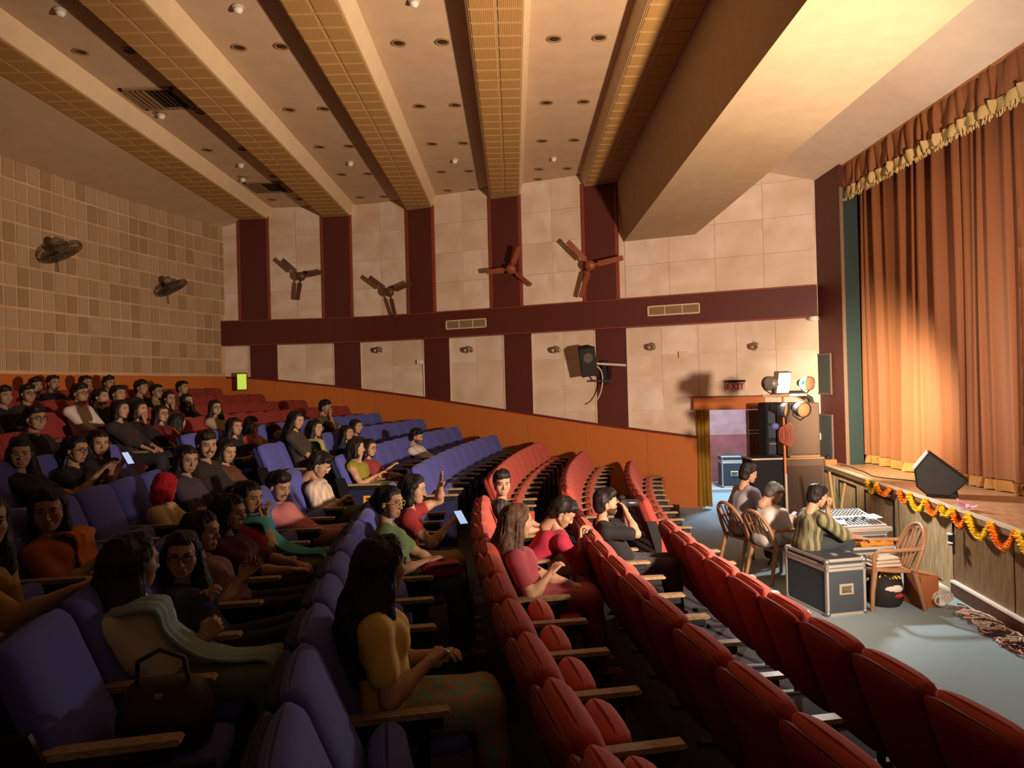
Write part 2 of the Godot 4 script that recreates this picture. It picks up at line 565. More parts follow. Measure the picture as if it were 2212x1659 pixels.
func ceiling_work():
	var g := G.new()
	g.box(Vector3(-1.7, 7.05, -7.8), Vector3(10.8, 0.24, 19.4))
	struct("ceiling", g, M.ceiling, "flat tan ceiling between the beams")
	# sloping rear strip
	g = G.new()
	var rings := []
	for k in 21:
		var z := lerpf(1.6, -17.6, k / 20.0)
		rings.append(PackedVector3Array([Vector3(bxx(z) - 0.1, 6.46, z), Vector3(bxx(z) - 0.1, 7.2, z), Vector3(-6.2, 7.2, z), Vector3(-6.2, 6.66, z), Vector3(-6.44, 6.65, z)]))
	g.loft(rings)
	struct("ceiling_rear", g, M.ceiling, "smooth rear ceiling between the last beam and the back wall")
	# beams
	for k in 5:
		var b: Array = BEAMS[k]
		var zend: float = wz((b[0] + b[1]) / 2) - 0.2
		g = G.new()
		var r2 := []
		for z in [1.5, zend]:
			r2.append(PackedVector3Array([Vector3(b[0] - 0.05, 6.95, z), Vector3(b[1] + 0.09, 6.95, z), Vector3(b[1], 6.655, z), Vector3(b[0], 6.655, z)]))
		g.loft(r2)
		var beam := struct("trim", g, M.beam, "long ceiling beam with ochre ribbed panels on its underside")
		g = G.new()
		g.box(Vector3((b[0] + b[1]) / 2, 6.652, (1.5 + zend) / 2), Vector3(b[1] - b[0] - 0.02, 0.02, 1.5 - zend), Basis(), 0.004)
		obj("soffit_board", g, M.ochre, beam)
		var w: float = (b[1] - b[0]) / 2
		var pm := G.new()
		pm.box(Vector3.ZERO, Vector3(w - 0.045, 0.014, 0.262), Basis(), 0.004)
		var mesh := pm.mesh()
		var zz := -3.4
		while zz > zend + 0.45:
			for s in [-0.5, 0.5]:
				var o := obj("ribbed_panel", mesh, M.rib, beam)
				o.position = Vector3((b[0] + b[1]) / 2 + s * (w - 0.01), 6.64, zz)
			zz -= 0.30
	# deep soffit near the stage
	g = G.new()
	var r3 := []
	for z in [1.6, -15.2]:
		r3.append(PackedVector3Array([Vector3(2.2, 7.0, z), Vector3(3.75, 7.0, z), Vector3(3.67, 5.42, z), Vector3(2.34, 5.42, z), Vector3(2.22, 6.64, z)]))
	g.loft(r3)
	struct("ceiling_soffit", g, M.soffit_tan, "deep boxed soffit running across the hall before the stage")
	g = G.new()
	var r4 := []
	for z in [1.6, -14.6]:
		r4.append(PackedVector3Array([Vector3(3.6, 6.62, z), Vector3(3.6, 7.2, z), Vector3(5.95, 7.2, z), Vector3(5.95, 6.12, z), Vector3(5.7, 6.2, z), Vector3(4.95, 6.46, z)]))
	g.loft(r4)
	struct("ceiling_front", g, M.soffit, "pale sloping ceiling above the front of the stage")


const EDGE := [[-13.4, 5.45], [-12.64, 5.37], [-11.3, 5.26], [-10.0, 5.1], [-8.72, 5.0], [-7.6, 4.86], [-6.67, 4.74], [-5.0, 4.62], [-3.0, 4.55], [-1.5, 4.55]]
func ex(z: float) -> float:
	for k in EDGE.size() - 1:
		if z <= EDGE[k + 1][0]: return remap(z, EDGE[k][0], EDGE[k + 1][0], EDGE[k][1], EDGE[k + 1][1])
	return 4.55
func edge_slab(g: G, z0: float, z1: float, y0: float, y1: float, d0: float, d1: float, seg := 1):
	var rings := []
	for k in seg + 1:
		var z := lerpf(z0, z1, float(k) / seg)
		var x := ex(z)
		rings.append(PackedVector3Array([Vector3(x + d0, y0, z), Vector3(x + d0, y1, z), Vector3(x + d1, y1, z), Vector3(x + d1, y0, z)]))
	rings.reverse()
	g.loft(rings)

# pleated hanging cloth along z: centre x, top and bottom, fold width and depth
func drape(z0: float, z1: float, xc: float, y0: float, y1: float, fold: float, depth: float, sd: int, step := 0.025, rows := 10, thick := 0.012, gather := 0.6, cusp := false) -> G:
	var r := RandomNumberGenerator.new()
	r.seed = sd
	var zs := []
	var ph := []
	var am := []
	var z := z0
	var a := 0.0
	var w := fold
	var amp := 1.0
	while z < z1:
		zs.append(z); ph.append(a); am.append(amp)
		a += PI * step / w
		if fmod(a, PI) < PI * step / w:
			w = fold * r.randf_range(0.35, 2.0)
			amp = r.randf_range(0.45, 1.2) if r.randf() < 0.75 else 0.2
		z += step
	var rings := []
	var g := G.new()
	g.grp = 1
	for j in rows + 1:
		var v := float(j) / rows
		var ring := PackedVector3Array()
		var back := PackedVector3Array()
		for i in zs.size():
			var s: float = sin(ph[i])
			if cusp: s = 2.0 * pow(absf(s), 0.62) - 1.0
			else: s = signf(s) * pow(absf(s), 0.7)
			var d: float = depth * lerpf(gather, 1.0, v) * am[i]
			var x: float = xc + d * s + 0.02 * sin(v * 3.0 + ph[i] * 0.37)
			var zz: float = zs[i] + 0.03 * cos(ph[i] + v * 1.5) * v
			ring.append(Vector3(x, lerpf(y1, y0, v), zz))
			back.append(Vector3(x + thick, lerpf(y1, y0, v), zz))
		back.reverse()
		ring.append_array(back)
		rings.append(ring)
	rings.reverse()
	g.loft(rings, true, false)
	return g

func swag(z0: float, z1: float, sag: float, m: Material, label: String, n := 0, tail := 0.0):
	var a := Vector3(ex(z0) - 0.035, 0.985, z0)
	var b := Vector3(ex(z1) - 0.035, 0.985, z1)
	var o := thing("marigold_garland", label, "garland", Vector3(a.x, 0.985, a.z), 0, "marigold garland loops along the stage edge")
	var len := a.distance_to(b) + sag * 1.6
	var cnt: int = n if n > 0 else maxi(6, int(len / 0.045))
	var g := G.new()
	var st := G.new()
	var pts := []
	for i in cnt + 1:
		var t := float(i) / cnt
		var p := a.lerp(b, t) - Vector3(0.01, sag * 4.0 * t * (1 - t) + tail * t, 0) - a
		pts.append(p)
		g.grp = -1
		var rr := rng.randf_range(0.030, 0.040)
		# a ruffled flower head: rings of small petals round a core
		for k in 3:
			var el := (k - 1) * 0.8
			for q in 8:
				var an := TAU * q / 8 + k * 0.4 + i
				var d := Vector3(cos(an) * cos(el), sin(el), sin(an) * cos(el))
				var sd := d.cross(Vector3(0.2, 1, 0.1)).normalized() * rr * 0.42
				var up := d.cross(sd).normalized() * rr * 0.3
				var tip := p + d * rr
				g.quad(p + d * rr * 0.35 - sd * 0.5, tip - sd + up, tip + sd + up, p + d * rr * 0.35 + sd * 0.5)
				g.quad(p + d * rr * 0.35 - sd * 0.5, tip - sd - up, tip + sd - up, p + d * rr * 0.35 + sd * 0.5)
		g.ball(p, Vector3.ONE * rr * 0.7, Basis(), 4)
	st.tube(pts, 0.006, 5)
	var f := obj("flowers", g, m, o)
	tag(f, "", "", "", "stuff")
	obj("string", st, M.wood, o)

func stage_work():
	# platform: deck, nosing and the clad front
	var g := G.new()
	var rings := []
	for k in 40:
		var z := lerpf(-13.5, -1.4, k / 39.0)
		rings.append(PackedVector3Array([Vector3(ex(z), 0.955, z), Vector3(ex(z), 1.0, z), Vector3(7.1, 1.0, z), Vector3(7.1, 0.955, z)]))
	rings.reverse()
	g.loft(rings)
	var deck := struct("stage_deck", g, M.stagewood, "worn brown wooden stage floor with a bowed front edge")
	g = G.new()
	edge_slab(g, -12.4, -1.6, 0.985, 1.012, -0.012, 0.05, 34)
	obj("nosing", g, mat(rgb(206, 196, 176), 0.4, M.fine, Vector3(8, 8, 8)), deck)
	g = G.new()
	edge_slab(g, -12.5, -1.6, 0.92, 0.985, -0.004, 0.03, 34)
	obj("edge_board", g, mat(rgb(140, 112, 78), 0.5, M.grain, Vector3(1, 3, 1)), deck)
	g = G.new()
	edge_slab(g, -13.4, -1.4, -0.1, 0.96, 0.08, 0.25, 30)
	var front := struct("stage_front", g, M.ply, "plywood clad front of the stage with dark frame lines")
	var cuts := [-12.6, -11.97, -10.8, -9.5, -8.12, -6.9, -5.7, -4.4, -3.1, -1.6]
	for k in cuts.size() - 1:
		g = G.new()
		edge_slab(g, cuts[k] + 0.012, cuts[k + 1] - 0.012, 0.16 if k > 3 else 0.0, 0.93, 0.03, 0.1, 4)
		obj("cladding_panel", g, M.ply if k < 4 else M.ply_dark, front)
	for q in [[-11.75, -11.0], [-10.65, -9.62]]:
		var f := G.new()
		edge_slab(f, q[0], q[1], 0.80, 0.825, 0.018, 0.05, 2)
		edge_slab(f, q[0], q[0] + 0.03, 0.05, 0.82, 0.018, 0.05)
		edge_slab(f, q[1] - 0.03, q[1], 0.05, 0.82, 0.018, 0.05)
		obj("door_frame", f, M.black, front)
	g = G.new()
	edge_slab(g, -8.1, -1.6, 0.0, 0.15, -0.015, 0.1, 20)
	obj("base_board", g, mat(rgb(104, 62, 40), 0.5, M.grain, Vector3(1, 3, 1)), front)
	g = G.new()
	edge_slab(g, -8.1, -1.6, 0.15, 0.172, -0.022, 0.08, 20)
	obj("white_strip", g, M.white, front)
	g = G.new()
	g.box(Vector3(ex(-8.4) + 0.01, 0.02, -8.45), Vector3(0.05, 0.04, 0.5), Basis(Vector3.UP, 0.1), 0.005)
	tag(obj("timber_batten", g, M.white), "pale timber batten lying against the foot of the stage", "batten")
	# main curtain
	var cl := mat(rgb(158, 98, 58), 0.75, M.weave, Vector3(6, 6, 6))
	cl.rim_enabled = true
	cl.rim = 0.25
	cl.rim_tint = 0.6
	var cur := thing("stage_curtain", "tall orange brown pleated stage curtain, drawn shut", "curtain", Vector3(6.1, 1.0, -7.0))
	g = drape(-13.0 + 7.0, -1.5 + 7.0, 0.02, 0.16, 4.9, 0.24, 0.11, 11, 0.02, 10, 0.012, 0.7, true)
	obj("cloth", g, cl, cur)
	g = drape(-13.0 + 7.0, -1.5 + 7.0, 0.02, 0.015, 0.155, 0.24, 0.113, 11, 0.02, 1, 0.014, 1.0, true)
	obj("hem", g, mat(rgb(196, 138, 68), 0.75, M.weave, Vector3(6, 6, 6)), cur)
	g = G.new()
	g.tube([Vector3(0, 4.93, -6.1), Vector3(0, 4.93, 5.6)], 0.03, 8)
	obj("rail", g, M.black, cur)
	# valance with a cream fringe
	var val := thing("curtain_valance", "gathered brown valance with a cream fringed border above the stage curtain", "valance", Vector3(5.8, 5.56, -7.0))
	g = drape(-12.5 + 7.0, -1.5 + 7.0, 0.0, 0.2, 0.64, 0.075, 0.05, 23, 0.012, 4, 0.008, 0.4)
	obj("cloth", g, mat(rgb(160, 104, 66), 0.8, M.weave, Vector3(6, 6, 6)), val)
	g = drape(-12.5 + 7.0, -1.5 + 7.0, 0.0, 0.03, 0.2, 0.075, 0.055, 23, 0.012, 2, 0.01, 1.0)
	var fr := obj("border", g, mat(rgb(222, 196, 134), 0.8, M.weave, Vector3(6, 6, 6)), val)
	g = G.new()
	for i in 420:
		var z := -5.5 + i * 0.0262
		g.box(Vector3(rng.randf_range(-0.04, 0.04), 0.012, z), Vector3(0.008, 0.05, 0.012))
	tag(obj("fringe", g, mat(rgb(214, 190, 130), 0.9), fr), "", "", "", "stuff")
	g = G.new()
	g.box(Vector3(-0.01, 0.645, 0), Vector3(0.05, 0.09, 11.0))
	obj("heading_board", g, mat(rgb(176, 120, 70), 0.7), val)
	# garlands
	var yel := mat(rgb(240, 206, 40), 0.8)
	var ora := mat(rgb(240, 142, 24), 0.8)
	swag(-10.34, -10.0, 0.12, yel, "yellow marigold loop, leftmost on the stage edge")
	swag(-10.0, -9.6, 0.10, ora, "orange marigold loop second from the left on the stage edge")
	swag(-9.3, -9.03, 0.10, ora, "short orange marigold loop just left of the wedge speaker")
	swag(-9.03, -8.62, 0.14, yel, "yellow marigold loop below the wedge speaker")
	swag(-8.62, -8.23, 0.12, ora, "orange marigold loop right of the wedge speaker")
	swag(-8.23, -7.96, 0.07, yel, "bunched yellow marigold rosette with dark centres on the stage edge", 12)
	swag(-7.96, -7.64, 0.13, ora, "orange marigold loop just right of the yellow rosette")
	swag(-7.62, -7.18, 0.17, yel, "long yellow marigold loop near the pink bow")
	swag(-7.18, -6.75, 0.18, ora, "deep orange marigold loop at the right of the picture")
	swag(-6.70, -6.3, 0.15, yel, "yellow marigold loop cut by the right border of the picture")
	# pink paper flower
	g = G.new()
	for q in 7:
		var an := TAU * q / 7
		var d := Vector3(cos(an), 0.35 + 0.5 * (q % 2), sin(an))
		var sd := Vector3(-sin(an), 0, cos(an)) * 0.035
		g.quad(Vector3(0, 0.01, 0), d * 0.08 - sd, d * 0.13, d * 0.08 + sd)
	var pk := obj("paper_flower", g, mat(rgb(232, 150, 196), 0.8))
	pk.position = Vector3(ex(-7.85) + 0.06, 1.015, -7.85)
	tag(pk, "pink paper flower lying on the stage edge behind the garland", "flower")
	# tilted wedge monitor on the stage
	var w := thing("stage_monitor", "black stage monitor speaker tipped up on its corner at the stage edge", "speaker", Vector3(5.26, 1.0, -8.85), 0.0)
	w.basis = Basis(Vector3.UP, deg_to_rad(-31))
	var t := Transform3D(Basis(), Vector3(0.0, 0.275, 0))
	g = G.new()
	var outline := [Vector2(-0.11, 0.28), Vector2(0.30, -0.06), Vector2(0.11, -0.25), Vector2(-0.15, -0.24), Vector2(-0.25, -0.15), Vector2(-0.27, 0.06)]
	g.prism(outline, 0.34, t)
	obj("cabinet", g, M.black_rough, w)
	g = G.new()
	var o2 := []
	for p in outline: o2.append(p * 0.93)
	g.prism(o2, 0.02, t * Transform3D(Basis(), Vector3(0, 0, 0.178)))
	obj("grille", g, mat(rgb(58, 60, 62), 0.8, M.weave, Vector3(20, 20, 20)), w)
	g = G.new()
	g.box(t * Vector3(-0.198, 0.178, 0.04), Vector3(0.27, 0.03, 0.28), Basis(Vector3.BACK, 0.94), 0.006)
	obj("edge_plate", g, M.alu, w)
	g = G.new()
	g.box(Vector3(0.02, 0.03, 0.02), Vector3(0.34, 0.06, 0.22), Basis(), 0.01)
	obj("foot", g, M.black, w)
	# loose cables on the stage
	g = G.new()
	var pts := []
	for i in 26:
		var tt := i / 25.0
		pts.append(Vector3(5.5 + 0.12 * sin(tt * 11.0), 1.008, lerpf(-12.2, -9.2, tt)) + Vector3(0.06 * cos(tt * 17), 0, 0))
	g.tube(pts, 0.008, 5)
	tag(obj("stage_cable", g, M.black), "thin black cable trailing along the stage floor below the curtain", "cable")
	# small tools box at the stage corner
	var tb := thing("tool_box", "small brown box with tools at the far corner of the stage", "box", Vector3(5.42, 1.0, -12.35))
	g = G.new()
	g.box(Vector3(0, 0.05, 0), Vector3(0.2, 0.1, 0.26), Basis(), 0.01)
	obj("body", g, mat(rgb(160, 104, 60), 0.7), tb)
	g = G.new()
	g.ball(Vector3(0, 0.12, 0), Vector3(0.05, 0.05, 0.06), Basis(), 5)
	obj("lid_knob", g, M.black, tb)
	# clamp lamp on the stage front
	var cp := thing("clamp_lamp", "small black clamp lamp with two bright caps on the stage front", "lamp", Vector3(4.86, 0.62, -7.95))
	g = G.new()
	g.tube([Vector3(0.0, -0.12, 0), Vector3(0.0, 0.24, 0)], 0.012, 6)
	obj("bar", g, M.black, cp)
	g = G.new()
	g.box(Vector3(-0.02, 0.04, 0), Vector3(0.06, 0.12, 0.05), Basis(), 0.01)
	obj("clamp", g, M.black, cp)
	for y in [0.0, 0.1]:
		g = G.new()
		g.lathe([Vector2(0.001, 0), Vector2(0.025, 0.002), Vector2(0.03, 0.02), Vector2(0.001, 0.022)], Vector3(-0.05, y, 0.02), Basis(), 10)
		obj("cap", g, M.white, cp)

const PITCH := 0.52
const ROWX := 2.15
const ROWD := 0.97
func row_x(r: int, z: float) -> float:   # r counts from 0 at the stage
	return ROWX - ROWD * r + (z + 7.8) * (z + 7.8) / 52.0
func row_y(r: int) -> float:
	return 0.05 + 0.16 * r
func row_turn(z: float) -> float:
	return atan((z + 7.8) / 26.0)
func near_z(k: int) -> float:            # near block, k from the cross aisle towards the viewer
	return -7.37 + PITCH * k
func far_z(k: int) -> float:             # far block, k from the cross aisle towards the side wall
	return -9.16 - PITCH * k

const ZS := [1.0, 0.985, 0.94, 0.82, 0.58, 0.22, -0.22, -0.58, -0.82, -0.94, -0.985, -1.0]
func pad(g: G, hw: float, y0: float, y1: float, x0: float, x1: float, th: float, arch: float, dish: float):
	# a padded panel that rises from (x0, y0) to (x1, y1), th thick, hw half wide
	var rings := []
	var up := Vector2(x1 - x0, y1 - y0).normalized()
	var nrm := Vector2(up.y, -up.x)
	var vs := [0.0, 0.015, 0.06, 0.25, 0.5, 0.75, 0.88, 0.93, 0.965, 0.988, 1.0]
	for v in vs:
		var e := 1.0
		if v < 0.06: e = sqrt(maxf(0.0, 1.0 - pow(1.0 - v / 0.06, 2.0))) * 0.9 + 0.1
		if v > 0.88: e = sqrt(maxf(0.0, 1.0 - pow((v - 0.88) / 0.12, 2.0))) * 0.86 + 0.14
		var ring := PackedVector3Array()
		for k in 22:
			var cz: float = ZS[k] if k < 12 else -ZS[k - 11]
			var cx: float = sqrt(maxf(0.0, 1.0 - pow(absf(cz), 4.5))) * (1.0 if k < 12 else -1.0)
			var z := cz * hw * (1.0 - 0.10 * (1.0 - e))
			var f := absf(z) / hw
			var n: float = cx * th * 0.5 * e + (dish * f * f if cx > 0 else dish * 0.5 * f * f)
			var c: Vector2 = Vector2(lerpf(x0, x1, v), lerpf(y0, y1, v)) + nrm * n + up * arch * (1.0 - f * f) * v
			ring.append(Vector3(c.x, c.y, z))
		rings.append(ring)
	g.grp = 1
	g.loft(rings)

func make_seat(called: String, cloth: Material, shell: Material, folded: bool) -> Node3D:
	var t := thing(called, "seat", "theatre seat")
	var g := G.new()
	pad(g, 0.255, 0.40, 0.975, -0.345, -0.575, 0.14, 0.014, 0.004)
	obj("backrest", g, cloth, t)
	g = G.new()
	pad(g, 0.257, 0.34, 0.955, -0.405, -0.638, 0.10, 0.01, 0.004)
	obj("back_shell", g, shell, t)
	g = G.new()
	if folded: pad(g, 0.215, 0.33, 0.645, -0.195, -0.255, 0.15, 0.02, 0.0)
	else: pad(g, 0.215, 0.42, 0.45, -0.36, 0.09, 0.10, 0.02, 0.0)
	obj("seat_cushion", g, cloth, t)
	g = G.new()
	var prof := [Vector2(-0.44, 0.615), Vector2(0.0, 0.622), Vector2(0.012, 0.632), Vector2(0.0, 0.645), Vector2(-0.3, 0.643), Vector2(-0.44, 0.640)]
	g.prism(prof, 0.062, Transform3D(Basis(), Vector3(0, 0, 0.26)))
	obj("armrest", g, M.arm, t)
	g = G.new()
	g.box(Vector3(-0.2, 0.59, 0.26), Vector3(0.36, 0.055, 0.05), Basis(), 0.012)
	g.box(Vector3(-0.1, 0.3, 0.26), Vector3(0.05, 0.56, 0.04), Basis(), 0.01)
	g.box(Vector3(-0.16, 0.015, 0.26), Vector3(0.26, 0.03, 0.06), Basis(), 0.008)
	g.box(Vector3(-0.33, 0.42, 0.26), Vector3(0.06, 0.36, 0.03), Basis(Vector3.BACK, 0.33), 0.008)
	obj("arm_support", g, M.black, t)
	return t

func letter(ch: String, h: float, m: Material, parent: Node3D, at: Vector3, b := Basis()):
	var tm := TextMesh.new()
	tm.text = ch
	var f := SystemFont.new()
	f.font_names = PackedStringArray(["Droid Sans"])
	f.font_weight = 700
	tm.font = f
	tm.font_size = 64
	tm.pixel_size = h / 46.0
	tm.depth = 0.004
	tm.curve_step = 2.0
	var o := obj("letter", tm, m, parent)
	o.transform = Transform3D(b, at)
	return o

func end_panel(seat: Node3D, m: Material, side: float, ch: String, lm: Material, ext := 0.0):
	var g := G.new()
	g.prism([Vector2(-0.015 + ext, 0.0), Vector2(-0.015 + ext, 0.57), Vector2(-0.38, 0.57), Vector2(-0.38, 0.0)], 0.03, Transform3D(Basis(), Vector3(0, 0, side)))
	var p := obj("end_panel", g, m, seat)
	g = G.new()
	g.prism([Vector2(-0.37, 0.0), Vector2(-0.37, 0.56), Vector2(-0.44, 0.72), Vector2(-0.56, 0.72), Vector2(-0.44, 0.3), Vector2(-0.44, 0.0)], 0.026, Transform3D(Basis(), Vector3(0, 0, side)))
	obj("side_strip", g, M.black, seat)
	if ch: letter(ch, 0.15, lm, p, Vector3(-0.16 + ext * 0.9, 0.42 if ext == 0.0 else 0.47, side + 0.017 * signf(side)))

const OCC := ["N4:8", "N4:7", "N4:6", "N4:5", "N4:4", "N4:2", "N4:0", "N5:6", "N5:8", "N5:3", "N5:2", "N5:1", "N5:0", "N6:3", "N6:2", "N6:1", "N7:0", "F6:1", "F6:3", "F6:4", "F6:8", "F5:1", "F5:2", "F5:4", "F5:6", "F4:0", "F4:1", "F4:6", "F9:1", "F9:2", "F10:4", "F10:5", "F10:6", "F10:7", "F8:1", "F8:2", "F8:2", "F9:6", "F9:7", "F9:8", "F7:0", "F7:0", "F7:1", "F7:2", "F8:5", "F8:6", "F7:4", "N3:8", "N3:4", "N3:3", "N2:0", "N2:4", "N2:2", "N1:1", "N4:9"]
func seating():
	M.arm = mat(rgb(172, 152, 118), 0.42, M.grain, Vector3(2.0, 6.0, 6.0))
	var red := mat(rgb(212, 92, 80), 0.88, M.weave, Vector3(9, 9, 9))
	var blue := mat(rgb(86, 92, 176), 0.88, M.weave, Vector3(9, 9, 9))
	var wine := mat(rgb(150, 52, 46), 0.88, M.weave, Vector3(9, 9, 9))
	for m in [red, blue, wine]:
		m.rim_enabled = true
		m.rim = 0.4
		m.rim_tint = 0.5
	var navy := mat(rgb(34, 38, 78), 0.9, M.weave, Vector3(9, 9, 9))
	var plum := mat(rgb(62, 26, 30), 0.9, M.weave, Vector3(9, 9, 9))
	var brick := mat(rgb(136, 50, 44), 0.9, M.weave, Vector3(9, 9, 9))
	var yellow := mat(rgb(222, 150, 30), 0.6)
	var kinds := {"red": [red, brick], "blue": [blue, navy], "wine": [wine, plum]}
	var proto := {}
	var used := {}
	for r in 11:
		var kind := "red" if r < 3 else ("blue" if r < 7 else "wine")
		for blk in 2:
			var n := 11 if r < 4 else 10
			if blk == 1:
				n = 0
				while n < 15:
					var z := far_z(n) - 0.3
					var x := row_x(r, z)
					if z < wz(x - 0.2) + 0.42: break
					n += 1
			for k in n:
				var z: float = near_z(k) if blk == 0 else far_z(k)
				var x := row_x(r, z)
				if x - 0.62 < bxx(z) + 0.1: continue
				var id := "%s%d:%d" % ["N" if blk == 0 else "F", r, k]
				if blk == 0 and not seat_seen(r, k): continue
				var folded: bool = not (id in OCC)
				var key := kind + ("up" if folded else "down")
				var pr := ("%s seat, row %s from the stage, %s from the aisle in the %s block" % [{"red": "red", "blue": "blue", "wine": "dark red"}[kind], ORD[r], ORD[k], "near" if blk == 0 else "far"])
				var grp: String = {"red": "red seats in the front rows", "blue": "blue seats in the middle rows", "wine": "dark red seats in the back rows"}[kind]
				var s: Node3D
				if not proto.has(key):
					s = make_seat("theatre_seat", kinds[kind][0], kinds[kind][1], folded)
					proto[key] = s.duplicate()
					s.position = Vector3(x, row_y(r), z)
					s.rotation.y = row_turn(z)
					tag(s, pr, "theatre seat", grp)
				else:
					s = proto[key].duplicate()
					s.name = numbered("theatre_seat")
					add_child(s)
					s.position = Vector3(x, row_y(r), z)
					s.rotation.y = row_turn(z)
					tag(s, pr, "theatre seat", grp)
				var ch := String.chr(65 + r)
				if blk == 1 and k == 0:
					end_panel(s, red if r < 3 else kinds[kind][1], 0.305, ch if r in [0, 4] else "", yellow)
				if blk == 0 and k == 9:
					end_panel(s, red if r < 3 else kinds[kind][1], 0.305, "E" if r == 4 else "", yellow, 0.14 if r == 4 else 0.0)
				if (blk == 0 and k == 0) or (blk == 1 and k == n - 1):
					for nm in ["armrest", "arm_support"]:
						var c: Node3D = s.get_node(nm).duplicate()
						c.name = nm + "_001"
						c.position.z -= 0.52
						s.add_child(c)
	for p in proto: proto[p].free()

# near-block seats that lie wholly outside the frame are left out
func seat_seen(r: int, k: int) -> bool:
	var z := near_z(k)
	var x := row_x(r, z) - 0.4
	return x / -z > -0.86 and x / -z < 0.82

func basis_to(dir: Vector3) -> Basis:   # y axis along dir
	var y := dir.normalized()
	var x := y.cross(Vector3.BACK if absf(y.z) < 0.9 else Vector3.UP).normalized()
	return Basis(x, y, x.cross(y))
func face_basis(n: Vector3) -> Basis:   # z axis along n, y upwards
	var z := n.normalized()
	var x := Vector3.UP.cross(z).normalized()
	return Basis(x, z.cross(x), z)

func wall_fan(at: Vector3, tilt: float, pan: float, angles: Array, m: Material, rad: float, label: String):
	var yaw := wyaw(at.x)
	var o := thing("wall_fan", label, "fan", at, 0.0, "three-bladed brown fans on the side wall")
	o.basis = Basis(Vector3.UP, yaw + pan) * Basis(Vector3.RIGHT, tilt)
	var g := G.new()
	g.lathe([Vector2(0.001, -0.09), Vector2(0.05, -0.085), Vector2(0.095, -0.05), Vector2(0.108, 0.0), Vector2(0.1, 0.03), Vector2(0.085, 0.05), Vector2(0.05, 0.068), Vector2(0.001, 0.075)], Vector3.ZERO, Basis(Vector3.RIGHT, PI / 2), 20)
	obj("motor", g, m, o)
	for a in angles:
		var b := Basis(Vector3.BACK, deg_to_rad(a))
		g = G.new()
		g.box(b * Vector3(0.14, 0, 0.0), Vector3(0.12, 0.05, 0.008), b, 0.003)
		var rings := []
		for k in 7:
			var t := k / 6.0
			var r := lerpf(0.16, rad, t)
			var w := lerpf(0.058, 0.050, t)
			var tw := lerpf(0.28, 0.10, t)
			var u := Vector3(0, cos(tw), sin(tw)) * w
			var n := Vector3(0, -sin(tw), cos(tw)) * 0.004
			rings.append(PackedVector3Array([b * (Vector3(r, 0, 0) - u - n), b * (Vector3(r, 0, 0) + u - n), b * (Vector3(r, 0, 0) + u + n), b * (Vector3(r, 0, 0) - u + n)]))
		g.loft(rings)
		obj("blade", g, m, o)
	# rod back to the wall
	g = G.new()
	var inv := o.transform.affine_inverse()
	var foot := inv * (wp(at.x - 0.02, at.y + 0.12, 0.03) if absf(pan) < 0.5 else wp(at.x, at.y, 0.03))
	g.tube([Vector3(0, 0, -0.08), Vector3(0, 0, -0.16), foot], 0.014, 8)
	obj("rod", g, m, o)
	g = G.new()
	var fb := inv.basis * Basis(Vector3.UP, yaw)
	g.box(foot - fb * Vector3(0, 0, 0.01), Vector3(0.12, 0.16, 0.03), fb, 0.008)
	obj("wall_plate", g, m, o)

func cage_fan(at: Vector3, z: float, r: float, label: String):
	var o := thing("cage_fan", label, "fan", at, 0.0, "cage fans on the tiled back wall")
	var n := Vector3(0.48, -0.87, -0.12).normalized()
	var b := basis_to(n)
	var dark := mat(rgb(70, 62, 52), 0.5)
	var g := G.new()
	for q in [[r, -0.03], [r, 0.03], [r * 0.98, 0.0], [r * 0.55, 0.055], [r * 0.3, 0.06], [r * 0.75, 0.048], [r * 0.6, -0.055]]:
		var pts := []
		for k in 25:
			var a := TAU * k / 24
			pts.append(b * Vector3(cos(a) * q[0], q[1], sin(a) * q[0]))
		g.tube(pts, 0.007 if q[0] > r * 0.9 else 0.004, 5, false)
	for k in 28:
		var a := TAU * k / 28
		var d := Vector3(cos(a), 0, sin(a))
		g.tube([b * Vector3(0, 0.06, 0), b * (d * r * 0.5 + Vector3(0, 0.055, 0)), b * (d * r + Vector3(0, 0.03, 0)), b * (d * r - Vector3(0, 0.03, 0)), b * (d * r * 0.5 - Vector3(0, 0.055, 0)), b * Vector3(0, -0.06, 0)], 0.0035, 4, false)
	obj("cage", g, dark, o)
	for k in 3:
		g = G.new()
		var c := b * Basis(Vector3.UP, TAU * k / 3)
		var rings := []
		for q in 6:
			var t := q / 5.0
			var w := 0.055 + 0.05 * sin(t * PI * 0.8)
			var p := Vector3(lerpf(0.05, r * 0.9, t), 0, 0)
			rings.append(PackedVector3Array([c * (p + Vector3(0, -0.02, -w)), c * (p + Vector3(0, 0.02, w)), c * (p + Vector3(0, 0.026, w)), c * (p + Vector3(0, -0.014, -w))]))
		g.loft(rings)
		obj("blade", g, mat(rgb(150, 120, 84), 0.5), o)
	g = G.new()
	g.lathe([Vector2(0.001, -0.26), Vector2(0.07, -0.25), Vector2(0.09, -0.18), Vector2(0.085, -0.09), Vector2(0.03, -0.07), Vector2(0.03, 0.03), Vector2(0.001, 0.035)], Vector3.ZERO, b, 14)
	obj("motor", g, mat(rgb(120, 108, 88), 0.5), o)
	g = G.new()
	var foot := bp(z, at.y + 0.12, 0.02) - at
	g.tube([b * Vector3(0, -0.2, 0), foot + Vector3(0.1, 0.05, 0), foot], 0.02, 8)
	g.tube([foot + Vector3(0.06, -0.05, 0), foot + Vector3(0.07, -0.3, 0), foot + Vector3(0.09, -0.42, 0.02)], 0.008, 6)
	g.box(foot - Vector3(0, 0.08, 0), Vector3(0.05, 0.26, 0.14), face_basis(bn(z)) * Basis(Vector3.UP, PI / 2), 0.01)
	obj("bracket", g, dark, o)

